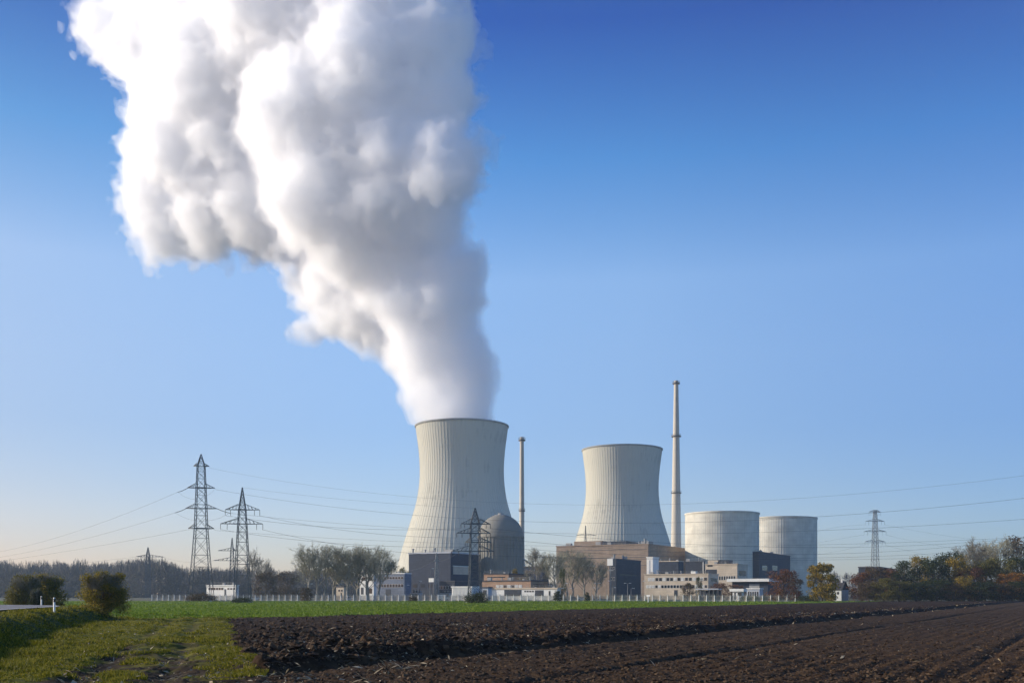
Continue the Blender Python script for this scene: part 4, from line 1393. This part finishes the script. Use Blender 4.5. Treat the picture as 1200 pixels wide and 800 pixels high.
t = empty('panel_mast', (PX(715.3, 420), 420, 0), -TH)
MB().tube([(0, 0, -.1), (0, 0, PZ(654, 420))], [.2, .12], 10).build('pole', M['steel_light'], t)
MB().box(-1.25, 1.25, -.45, -.13, PZ(662.3, 420), PZ(654, 420)).build('panel', M['white'], t)
MB().box(-1.4, 1.4, -.12, .3, PZ(668.5, 420), PZ(667.6, 420)).build('bracket', M['steel_light'], t)
tag(t, 'tall mast with square white panel in front of the brown hall', 'mast')
t = empty('notice_board', (PX(505.6, 385), 385, 0), -TH)
MB().box(-1.15, 1.15, -.2, .05, PZ(681.6, 385), PZ(677, 385)).build('board', M['white'], t)
for sx in (-.8, .8):
    MB().bar((sx, .12, -.1), (sx, .12, PZ(677.4, 385)), .12).build('leg', M['steel_light'], t)
tag(t, 'white board on two posts before the slate hall', 'board')
t = empty('marker_post', (PX(759.7, 292), 292, 0), -TH)
MB().tube([(0, 0, -.2), (0, 0, 1.75)], .16, 10).build('post', M['white'], t)
MB().add([(-.55, -.18, 1.75), (.55, -.18, 1.75), (.55, .18, 1.75), (-.55, .18, 1.75), (-.55, 0, 2.15), (.55, 0, 2.15)], [(0, 3, 2, 1), (0, 1, 5, 4), (2, 3, 4, 5)], [(0, 4, 3), (1, 2, 5)]).build('roof', M['white'], t)
tag(t, 'white marker post with little roof at the far edge of the green field', 'marker post')


def delineator(px, d, h, label, z):
    t = empty('delineator_post', (PX(px, d), d, z - .05), R(-40))
    V = lambda s_, z_: [(-.055 * s_, -.05 * s_, z_), (.055 * s_, -.05 * s_, z_), (.0, .08 * s_, z_)]
    def pr_(z0, z1, g=1.0):
        return MB().add(V(g, z0) + V(g, z1), [(0, 1, 4, 3), (1, 2, 5, 4), (2, 0, 3, 5)], [(3, 4, 5), (0, 2, 1)])
    pr_(0, h * .70).build('body', M['post'], t)
    pr_(h * .70 + .001, h * .92, 1.04).build('black_band', M['black'], t)
    pr_(h * .92 + .001, h).build('cap', M['post'], t)
    MB().box(-.03, .03, -.064, -.056, h * .74, h * .88).build('reflector', M['reflector'], t)
    return tag(t, label, 'delineator', 'roadside delineator posts')


delineator(63.5, 68, 1.05, 'white roadside post with black band, the nearer at the road edge', float(ground_z([PX(63.5, 68)], [68])[0]))
delineator(48.5, 97, 1.05, 'white roadside post with black band, the farther at the road bend', float(ground_z([PX(48.5, 97)], [97])[0]))


def car(px, d, mat, label, rz, van=False):
    t = empty('parked_car', (PX(px, d), d, 0), rz)
    h = 2.3 if van else 1.45
    if van:
        side = [(-2.5, .35), (2.3, .35), (2.5, .6), (2.4, 1.15), (1.75, 1.3), (1.2, h - .05), (.9, h), (-2.4, h), (-2.5, h - .15)]
    else:
        side = [(-2.15, .35), (2.1, .35), (2.2, .55), (2.1, .85), (1.1, .95), (.45, 1.4), (-.9, h), (-1.6, 1.1), (-2.1, 1.0), (-2.2, .6)]
    n = len(side); V = [(a, -.85, b_) for a, b_ in side] + [(a, .85, b_) for a, b_ in side]
    tri = []
    for i in range(1, n - 1): tri += [(0, i, i + 1), (n, n + i + 1, n + i)]
    MB().add(V, [(i, (i + 1) % n, n + (i + 1) % n, n + i) for i in range(n)], tri).build('body', mat, t)
    w0, w1 = (1.0, 1.55) if van else (-1.3, .75)
    for sy in (-1, 1):
        MB().box(w0, w1, sy * .86 - .01, sy * .86 + .01, .98 if not van else 1.35, h - .12).build('side_window', M['glass'], t)
        for wx in (-1.35, 1.4):
            wb = MB()
            ring = [(wx + .33 * math.cos(a), sy * .72, .33 + .33 * math.sin(a)) for a in np.linspace(0, 6.283, 14, endpoint=False)]
            ring2 = [(p[0], sy * .90, p[2]) for p in ring]
            wb.add(ring + ring2, [(i, (i + 1) % 14, 14 + (i + 1) % 14, 14 + i) for i in range(14)], [(14, 14 + i, 14 + i + 1) for i in range(1, 13)])
            wb.build('wheel', M['tyre'], t)
    return tag(t, label, 'van' if van else 'car', 'vehicles parked on the plant yard')


car(300, 405, M['carpaint'], 'white car parked behind the fence right of the low white building', .1)
car(520, 380, M['carpaint'], 'white van parked left of the white storage container', .05, True)
car(683, 390, M['carpaint'], 'white car parked behind the fence before the brown hall', -.1)
car(672, 395, M['carred'], 'dark car parked behind the fence before the brown hall', .15)
car(409, 396, M['carpaint'], 'white car parked right of the small beige hut', .0)


# ------------------------------------------------------------------ trees
def cards(centers, size, up=0.0):
    n = len(centers)
    a = rng.normal(size=(n, 3)); a /= np.linalg.norm(a, axis=1)[:, None]
    b_ = rng.normal(size=(n, 3)); b_ -= (b_ * a).sum(1)[:, None] * a; b_ /= np.linalg.norm(b_, axis=1)[:, None]
    s_ = (size * (.6 + .8 * rng.random(n)))[:, None]
    c = np.asarray(centers)
    V = np.stack([c - a * s_, c - b_ * s_ * .55, c + a * s_, c + b_ * s_ * .55], 1).reshape(-1, 3)
    return V, np.arange(len(V)).reshape(-1, 4)


def limb_tree(H, crown_w, z_split, nl, seed, r0):
    """trunk with limbs; returns mesh builder and limb tips"""
    r_ = np.random.default_rng(seed)
    mb = MB(); tips = []
    top = H * .86
    tp = [np.array([0, 0, -.3])]
    for k in range(1, 6):
        tp.append(np.array([r_.normal(0, .02 * H * k / 5), r_.normal(0, .02 * H * k / 5), top * k / 5]))
    mb.tube(tp, [r0 * (1.15 - .2 * k) for k in range(6)], 7)
    for i in range(nl):
        f = z_split + (1 - z_split) * (i + r_.random()) / nl * .9
        z0 = top * f
        b0 = np.array([np.interp(z0, [p[2] for p in tp], [p[0] for p in tp]), np.interp(z0, [p[2] for p in tp], [p[1] for p in tp]), z0])
        a = i * 2.4 + r_.normal(0, .4)
        ln = crown_w * (.62 if f < .75 else .4) * (.75 + .4 * r_.random())
        rise = (H - z0) * (.45 + .35 * r_.random())
        e_ = b0 + np.array([math.cos(a) * ln, math.sin(a) * ln, rise])
        mid = (b0 + e_) / 2 + np.array([math.cos(a) * ln * .12, math.sin(a) * ln * .12, -rise * .10])
        rr = r0 * (.50 - .28 * f)
        mb.tube([b0, mid, e_], [rr, rr * .7, rr * .25], 5)
        tips += [(mid + e_) / 2, e_]
        for q_ in range(2):
            a2 = a + r_.choice((-1, 1)) * (.5 + .5 * r_.random())
            e2_ = mid + np.array([math.cos(a2) * ln * .5, math.sin(a2) * ln * .5, rise * .55])
            mb.tube([mid, e2_], [rr * .5, rr * .15], 4)
            tips.append(e2_)
    tips.append(tp[-1])
    return mb, np.array(tips)


def leafy(H, cw, seed, leaf, nleaf, z0=.12, shape=1.0, split=.2):
    """trunk mesh and crown mesh of a leafy tree of height H and half-width cw"""
    r_ = np.random.default_rng(seed)
    tr, tips = limb_tree(H, cw, split, 8, seed, .026 * H)
    nclump = 34
    u = r_.normal(size=(nclump, 3)); u /= np.linalg.norm(u, axis=1)[:, None]
    rad = .35 + .6 * r_.random(nclump) ** .6
    zc_, zh = H * (z0 + 1) / 2, H * (1 - z0) / 2
    cl = np.stack([u[:, 0] * rad * cw, u[:, 1] * rad * cw, zc_ + u[:, 2] * rad * zh * .92], 1)
    # narrower towards the top
    taper = 1 - (1 - shape) * np.clip((cl[:, 2] - zc_) / zh, -1, 1) * .9
    cl[:, :2] *= np.clip(taper, .15, 1.5)[:, None]
    tips_in = tips[(tips[:, 2] > H * z0)]
    cl = np.concatenate([cl, tips_in])
    if z0 <= .06:                                    # foliage down to the ground
        nk = 70 if z0 == 0 else 30
        a_ = r_.random(nk) * 6.28
        q_ = (.25 + .68 * r_.random(nk) ** .6) * cw * (1.0 if shape > .6 else .9)
        cl = np.concatenate([cl, np.stack([np.cos(a_) * q_, np.sin(a_) * q_, H * (.04 + (.55 if z0 == 0 else .38) * r_.random(nk))], 1)])
    sz = cw * (.14 + .17 * r_.random(len(cl)))
    which = r_.integers(0, len(cl), nleaf)
    g_ = r_.normal(size=(nleaf, 3)); g_ /= np.linalg.norm(g_, axis=1)[:, None]
    P = cl[which] + g_ * (sz[which] * (.35 + .8 * r_.random(nleaf) ** .5))[:, None] * np.array([1.1, 1.1, .85])
    P = P[P[:, 2] > H * z0 * .4]
    V, Q = cards(P, leaf)
    return tr.mesh('trunk'), mesh_from('crown', V, Q)


def ribbons(p0, p1, w0, w1):
    n = len(p0)
    d_ = p1 - p0
    r_ = rng.normal(size=(n, 3))
    s_ = np.cross(d_, r_); s_ /= np.linalg.norm(s_, axis=1)[:, None] + 1e-9
    V = np.stack([p0 - s_ * w0, p0 + s_ * w0, p1 + s_ * w1, p1 - s_ * w1], 1).reshape(-1, 3)
    return V, np.arange(len(V)).reshape(-1, 4)


def bare(H, cw, seed, tw=.05, mult=(6, 5, 5), stems=1, upright=.9):
    """bare tree: pale trunk and limbs, and a haze of fine twigs"""
    r_ = np.random.default_rng(seed)
    mb = MB(); tips = []; dirs = []
    for s_ in range(stems):
        a0 = r_.random() * 6.28
        base = np.array([math.cos(a0), math.sin(a0), 0]) * (.05 * H * (stems > 1))
        lean = np.array([math.cos(a0), math.sin(a0), 0]) * (.08 if stems > 1 else .02)
        tp = [base + np.array([0, 0, -.3])] + [base + lean * H * (k / 5) ** 1.3 + np.array([r_.normal(0, .012 * H), r_.normal(0, .012 * H), H * .82 * k / 5]) for k in range(1, 6)]
        r0 = .022 * H / (stems ** .4)
        mb.tube(tp, [r0 * (1.1 - .19 * k) for k in range(6)], 7)
        nl = 13 // (1 if stems == 1 else 2) + 3
        for i in range(nl):
            f = .22 + .76 * (i + r_.random() * .8) / nl
            k_ = f * 5
            i0 = min(int(k_), 4)
            b0 = tp[i0] * (1 - (k_ - i0)) + tp[i0 + 1] * (k_ - i0)
            a = i * 2.4 + r_.normal(0, .5)
            ln = cw * (.95 - .75 * max(0, f - .45)) * (.6 + .4 * r_.random())
            rise = H * (.24 + .14 * r_.random()) * upright * (1.25 - .75 * f)
            e_ = b0 + np.array([math.cos(a) * ln * .85, math.sin(a) * ln * .85, rise])
            mid = b0 * .5 + e_ * .5 + np.array([math.cos(a), math.sin(a), -.6]) * ln * .10
            rr = r0 * (.5 - .3 * f)
            mb.tube([b0, mid, e_], [rr, rr * .65, rr * .25], 5)
            for q_ in range(4):
                t_ = .35 + .65 * q_ / 3
                p_ = b0 * (1 - t_) + e_ * t_ if t_ > .55 else mid
                tips.append(p_); d_ = e_ - b0; dirs.append(d_ / np.linalg.norm(d_))
        tips.append(tp[-1]); dirs.append(np.array([0, 0, 1.0]))
    p = np.array(tips); d_ = np.array(dirs)
    VV, QQ, n0 = [], [], 0
    ln = cw * .42
    w = tw * 1.8
    for lev, mlt in enumerate(mult):
        p = np.repeat(p, mlt, 0); d_ = np.repeat(d_, mlt, 0)
        nd = d_ + r_.normal(size=d_.shape) * .55 + np.array([0, 0, .28 * upright])
        nd /= np.linalg.norm(nd, axis=1)[:, None]
        st = p + d_ * 0
        L2 = ln * (.5 + .7 * r_.random(len(p)))[:, None]
        en = st + nd * L2
        V, Q = ribbons(st, en, w, w * .5)
        VV.append(V); QQ.append(Q + n0); n0 += len(V)
        t_ = (.45 + .55 * r_.random(len(p)))[:, None]
        p, d_ = st * (1 - t_) + en * t_, nd
        ln *= .62; w *= .62
    V = np.concatenate(VV)
    k_ = np.array([1, 1, H / np.quantile(V[:, 2], .995)])
    mb.v = [v_ * k_ for v_ in mb.v]
    return mb.mesh('trunk'), mesh_from('crown', V * k_, np.concatenate(QQ))


PROTO = {}
def proto(key, fn):
    if key not in PROTO: PROTO[key] = fn()
    return PROTO[key]


def tree(name, px, d, ytop, wpx, key, fn, refH, refW, crown, label, cat='tree', group=None, bark='bark', base=0.0, rz=None):
    """place a tree so that its top and width match the sighted ones"""
    tm, cm = proto(key, fn)
    t = empty(name, (PX(px, d), d, base), random.random() * 6.28 if rz is None else rz)
    h = PZ(ytop, d) - base
    w = wpx / F_PX * d / 2
    t.scale = (w / refW, w / refW, h / refH)
    for nm, me, mt in (('trunk', tm, M[bark]), ('crown', cm, M[crown])):
        if not len(me.materials): me.materials.append(mt)
        o = bpy.data.objects.new(nm, me); C.objects.link(o); o.parent = t
        o.material_slots[0].link = 'OBJECT'; o.material_slots[0].material = mt
    if name == 'roadside_bush':
        tw_t, tw_c = proto('shoots', lambda: bare(3.7, 1.9, 77, .007, (4, 4, 3), 5, 1.5))
        for nm, me in (('stem', tw_t), ('twigs', tw_c)):
            if not len(me.materials): me.materials.append(M['bark'] if nm == 'stem' else M['twig_grey'])
            o = bpy.data.objects.new(nm, me); C.objects.link(o); o.parent = t
    return tag(t, label, cat, group)


def LF(i, H=10, cw=4, leaf=.16, n=5200, z0=.05, shape=1.0): return ('leafy%d_%g_%g_%g' % (i, z0, shape, leaf), lambda: leafy(H, cw, 100 + i, leaf, n, z0, shape))
def BR(i, stems=1, tw=.034, up=1.1, mult=(4, 4, 4)): return ('bare%d_%d_%g' % (i, stems, tw), lambda: bare(20, 6.5, 200 + i, tw, mult, stems, up))


# bare willows left of the plant
GW = 'bare willows left of the slate hall'
wl = [(362, 396, 646, 34, 0, 1, 'leftmost bare willow of the row, low crown leaning out over the dark bush'), (377, 402, 638, 44, 1, 2, 'broad bare willow, second from the left end of the willow row'),
      (392, 410, 640, 40, 2, 1, 'bare willow just left of the small beige hut'), (406, 400, 638.5, 46, 3, 2, 'broad bare willow rising behind the small beige hut'),
      (420, 415, 638, 40, 4, 1, 'bare willow between the beige hut and the white gate house'), (432, 405, 640, 42, 0, 2, 'bare willow in front of the tall white plaster block'),
      (445, 398, 642, 34, 1, 1, 'rightmost bare willow of the row, crown thinning out to the right')]
for px, dd, yt, w, i, st, lb in wl:
    k, f = BR(i, st)
    tree('willow_tree', px, dd, yt, w * 1.28, k, f, 20, 6.5, 'twig', lb, 'tree', GW, 'bark_pale')
k, f = BR(4); tree('bare_tree', 297, 520, 643.5, 26, k, f, 20, 6.5, 'twig_grey', 'single bare tree with fine grey twigs behind the two crossarm pylon', bark='bark_pale')
k, f = BR(2); tree('bare_tree', 311, 560, 655, 20, k, f, 20, 6.5, 'twig_grey', 'low bare tree at the right edge of the two crossarm pylon')
k, f = LF(1); tree('brown_tree', 312, 470, 667.5, 34, k, f, 10, 4, 'lf_brown', 'round rust brown tree right of the two crossarm pylon')
k, f = LF(2); tree('brown_tree', 337, 500, 667, 30, k, f, 10, 4, 'lf_brown', 'dull brown tree left of the willow row')
k, f = LF(3); tree('evergreen_tree', 459, 480, 656, 20, k, f, 10, 4, 'lf_dark', 'dark green tree at the right end of the willow row')
k, f = LF(1); tree('evergreen_tree', 472, 500, 662, 18, k, f, 10, 4, 'lf_olive', 'olive tree between the willows and the slate hall')
# trees in front of the brown hall
GH = 'bare trees before the brown hall'
for px, dd, yt, w, i, st, lb in ((634, 430, 642, 28, 3, 2, 'pale bare tree at the left end of the brown hall'), (650, 425, 646, 30, 0, 1, 'bare tree left of the slim green tree'),
                                 (668, 440, 643, 34, 1, 2, 'bare tree right of the slim green tree before the brown hall'), (684, 445, 650, 30, 2, 1, 'bare tree before the middle of the brown hall'), (699, 440, 655, 26, 4, 1, 'low bare tree beside the tall white panel mast')):
    k, f = BR(i, st); tree('bare_tree', px, dd, yt, w * 1.25, k, f, 20, 6.5, 'twig' if i != 3 else 'twig_grey', lb, 'tree', GH, 'bark_pale')
k, f = LF(4, shape=.55); tree('green_tree', 659, 415, 664, 10, k, f, 10, 4, 'lf_green', 'slim yellowish green tree before the brown hall')
k, f = LF(5, shape=.45); tree('green_tree', 604, 470, 664, 9, k, f, 10, 4, 'lf_yellow', 'small yellowish tree behind the brick block')
k, f = LF(1); tree('brown_shrub', 806, 400, 681, 18, k, f, 10, 4, 'lf_brown', 'round brown shrub before the beige office', 'shrub')
k, f = LF(6, shape=.25, z0=.02); tree('cypress_tree', 819.3, 395, 674.5, 9.5, k, f, 10, 4, 'lf_dark', 'dark conical evergreen before the beige office')
for px, yt, w, i, lb in ((843, 681, 26, 2, 'reddish brown bare shrub behind the bicycle shelter'), (862, 684, 22, 3, 'reddish brown bare shrub left of the loading shed')):
    k, f = LF(i); tree('brown_shrub', px, 415, yt, w, k, f, 10, 4, 'lf_red', lb, 'shrub')
k, f = LF(2); tree('red_tree', 918, 330, 664.5, 40, k, f, 10, 4, 'lf_red', 'round red brown tree below the slate block')
k, f = LF(3, shape=.8, leaf=.19, n=10500); tree('yellow_tree', 963.5, 322, 658.5, 35, k, f, 10, 4, 'lf_yellow', 'yellow green autumn tree left of the white cottage')
k, f = LF(5); tree('red_tree', 932, 345, 676, 20, k, f, 10, 4, 'lf_brown', 'small brown tree between the red brown and the yellow tree')
# shrubs by the fence and the pylons
for px, dd, yt, w, cr, lb in ((359, 344, 687, 15, 'lf_brown', 'dark upright bush before the fence below the willow row'), (236, 333, 696, 36, 'lf_brown', 'low brown bush round the foot of the tallest pylon'),
                              (284, 272, 700.5, 26, 'lf_dark', 'low dark bush round the foot of the two crossarm pylon'), (558, 258, 695, 32, 'lf_dark', 'dark green bush round the foot of the pale pylon'),
                              (653.5, 345, 691, 11, 'lf_dark', 'dark bush at the fence right of the garage row'), (688, 345, 693, 7, 'lf_dark', 'small dark bush at the fence below the bare trees'),
                              (484, 345, 698, 12, 'lf_brown', 'flat brown bush at the fence below the slate hall'), (880, 346, 699, 30, 'lf_olive', 'low olive hedge bush at the right end of the fence'),
                              (905, 340, 698, 30, 'lf_dark', 'low dark bush under the red brown tree'), (946, 338, 698, 26, 'lf_dark', 'low dark bush under the yellow tree')):
    if w > 22:
        k, f = 'mound%d' % (int(px) % 3), (lambda q=int(px) % 3: leafy(2.6, 4.2, 400 + q, .13, 5200, .0, 1.0))
        tree('bush', px, dd, yt, w, k, f, 2.6, 4.2, cr, lb, 'bush')
    else:
        k, f = LF(int(px) % 4 + 7, z0=.0, leaf=.28, n=3200)
        tree('bush', px, dd, yt, w, k, f, 10, 4, cr, lb, 'bush')
# roadside bushes at the left
kk = ('rb1', lambda: leafy(3.6, 2.2, 311, .07, 20000, .0, .95))
bz = float(ground_z([PX(121, 84)], [84])[0])
tree('roadside_bush', 121, 84, 670.5, 54, kk[0], kk[1], 3.6, 2.2, 'lf_bush', 'round olive bush with autumn tips on the embankment end', 'bush', 'bushes by the road', base=bz)
for px, dd, yt, w, cr, i, lb in ((28, 118, 674, 40, 'lf_olive', 1, 'wide olive bush behind the road, left half of the pair'), (54, 122, 672.5, 44, 'lf_bush', 2, 'wide olive bush behind the road, right half of the pair'),
                                 (43, 112, 690, 16, 'lf_dark', 3, 'small dark bush behind the two roadside posts')):
    kk = ('rb%d' % (i + 1), lambda i=i: leafy(3.6, 2.2, 320 + i, .075, 15000, .0, .98))
    tree('roadside_bush', px, dd, yt, w, kk[0], kk[1], 3.6, 2.2, cr, lb, 'bush', 'bushes by the road', base=float(ground_z([PX(px, dd)], [dd])[0]))
# copse on the right
GK = 'trees and shrubs of the copse on the right'
cop = [  # px, d, ytop, w, kind, crown, label
    (1010, 352, 668, 26, 'l', 'lf_red', 'red brown tree at the left end of the copse, right of the cottage'), (1026, 350, 663, 30, 'l', 'lf_brown', 'brown tree below the pale distant pylon'),
    (1046, 365, 664, 28, 'l', 'lf_red', 'dark red tree behind the olive shrubs of the copse'), (1060, 352, 655, 32, 'l', 'lf_dark', 'dark green tree left of the yellow topped tree'),
    (1078, 362, 648.5, 24, 'l', 'lf_yellow', 'tree with yellow top in the middle of the copse'), (1092, 350, 652, 36, 'l', 'lf_dark', 'broad dark green tree right of the yellow topped tree'),
    (1112, 365, 645, 34, 'l', 'lf_dark', 'round dark tree in the middle of the copse skyline'), (1122, 350, 649, 26, 'l', 'lf_yellow', 'yellow green tree leaning out of the middle of the copse'),
    (1140, 375, 640, 34, 'b', 'twig_grey', 'bare grey tree left of the tallest bare trees of the copse'), (1158, 378, 631, 36, 'b', 'twig_grey', 'tall bare tree on the copse skyline'),
    (1176, 372, 631, 38, 'b', 'twig', 'tall olive bare tree next to the right end of the copse skyline'), (1196, 376, 627, 38, 'l', 'lf_brown', 'tall brown tree cut by the right edge of the picture'),
    (1150, 352, 655, 34, 'l', 'lf_olive', 'olive tree under the tall bare trees'), (1172, 350, 652, 36, 'l', 'lf_olive', 'larger olive tree near the right end of the copse'),
    (1196, 352, 650, 34, 'l', 'lf_dark', 'dark tree at the right edge above the orange tree'), (1136, 347, 662, 30, 'l', 'lf_red', 'reddish shrub in the middle of the copse front'),
    (1186, 342, 670, 34, 'l', 'lf_orange', 'bright orange tree at the right edge of the copse'), (1018, 340, 680, 24, 'l', 'lf_brown', 'brown shrub at the near left corner of the copse'),
    (1036, 338, 676, 28, 'l', 'lf_olive', 'olive green shrub at the near left corner of the copse'), (1054, 338, 679, 28, 'l', 'lf_olive', 'second olive shrub along the copse front'),
    (1074, 338, 681, 32, 'l', 'lf_dark', 'dark shrub along the copse front below the yellow topped tree'), (1098, 338, 678, 32, 'l', 'lf_dark', 'dark shrub in the middle of the copse front'),
    (1130, 338, 673, 20, 'l', 'lf_yellow', 'small yellow shrub in the middle of the copse front'), (1118, 336, 682, 30, 'l', 'lf_brown', 'brown shrub left of the small yellow shrub'),
    (1148, 336, 680, 34, 'l', 'lf_dark', 'dark shrub right of the small yellow shrub'), (1172, 336, 682, 30, 'l', 'lf_brown', 'brown shrub below the bright orange tree'), (1196, 336, 680, 34, 'l', 'lf_dark', 'dark shrub at the right edge of the copse front'),
    (1225, 350, 645, 44, 'l', 'lf_dark', 'dark tree just past the right edge of the picture'), (1222, 338, 676, 36, 'l', 'lf_brown', 'brown shrub just past the right edge of the picture')]
for n_, (px, dd, yt, w, kd, cr, lb) in enumerate(cop):
    k, f = LF(n_ % 5 + 11, n=5600) if kd == 'l' else BR(n_ % 3 + 5, 2)
    tree('copse_tree' if w > 0 and yt < 672 else 'copse_shrub', px, dd, yt, w * 1.3, k, f, *((10, 4) if kd == 'l' else (20, 6.5)), cr, lb, 'tree' if yt < 672 else 'shrub', GK)

# ------------------------------------------------------------------ the far wood
def far_wood():
    VV, QQ, n0 = [], [], 0
    pk = np.array([-150, 0, 60, 110, 135, 160, 195, 215, 240, 300, 345, 400, 480, 560, 640, 760, 900, 985, 1010, 1100, 1300])
    ph = np.array([657, 657.5, 656.5, 658, 657, 652.5, 654, 664, 665, 666, 667, 668, 670, 676, 678, 676, 672, 669, 668, 662, 655])
    for i in range(700):
        px = -190 + 1540 * rng.random() if i > 400 else -190 + 640 * rng.random()
        d_ = 760 + 300 * rng.random()
        yt = np.interp(px, pk, ph) + rng.normal(1.5, 2.6)
        H = PZ(yt, d_)
        if rng.random() < .35: H *= .55 + .4 * rng.random()
        cw = (4.5 + 4.5 * rng.random()) * min(1, H / 14)
        base = np.array([PX(px, d_), d_, 0])
        # stem and limbs
        VV.append(np.array([(-.25, 0, 0), (.25, 0, 0), (.08, 0, H * .7), (-.08, 0, H * .7)]) + base); QQ.append(np.arange(4)[None] + n0); n0 += 4
        m = 260
        u = rng.normal(size=(m, 3)); u /= np.linalg.norm(u, axis=1)[:, None]
        p1 = np.stack([u[:, 0] * cw, u[:, 1] * cw, H * .55 + u[:, 2] * H * .44], 1) * (np.array([1, 1, 1])) 
        p1 = p1 * 1.0
        p1[:, 2] = np.clip(p1[:, 2], .3, H)
        p1 += rng.normal(0, .5, p1.shape)
        p1[:, 2] = np.clip(p1[:, 2], .3, None)
        ax = np.array([0, 0, H * .45])
        p0 = ax + (p1 - ax) * (.55 + .25 * rng.random((m, 1))) + rng.normal(0, .8, p1.shape)
        V, Q = ribbons(p0 + base, p1 + base, .12 + .18 * rng.random((m, 1)), .07)
        VV.append(V); QQ.append(Q + n0); n0 += len(V)
        # undergrowth
        c_ = np.stack([rng.normal(0, 5, 26), rng.normal(0, 4, 26), 5.5 * rng.random(26)], 1) + base
        V, Q = cards(c_, 1.1)
        VV.append(V); QQ.append(Q + n0); n0 += len(V)
    o = link('far_wood', mesh_from('far_wood', np.concatenate(VV), np.concatenate(QQ)), M['far'])
    tag(o, 'grey brown bare wood along the horizon behind the plain', 'wood', kind='stuff')


far_wood()

# ------------------------------------------------------------------ render settings
S.view_settings.view_transform = 'Standard'
S.view_settings.look = 'None'
S.view_settings.exposure = 0.44
S.view_settings.gamma = 1.0
S.view_settings.use_curve_mapping = False
S.render.engine = 'CYCLES'
cy_ = S.cycles
cy_.max_bounces = 56
cy_.diffuse_bounces = 5
cy_.glossy_bounces = 2
cy_.transmission_bounces = 4
cy_.transparent_max_bounces = 16
cy_.volume_bounces = 48
cy_.caustics_reflective = cy_.caustics_refractive = False
cy_.sample_clamp_indirect = 8.0
cy_.use_denoising = True
cy_.denoiser = 'OPENIMAGEDENOISE'
cy_.use_adaptive_sampling = True
cy_.adaptive_threshold = .025
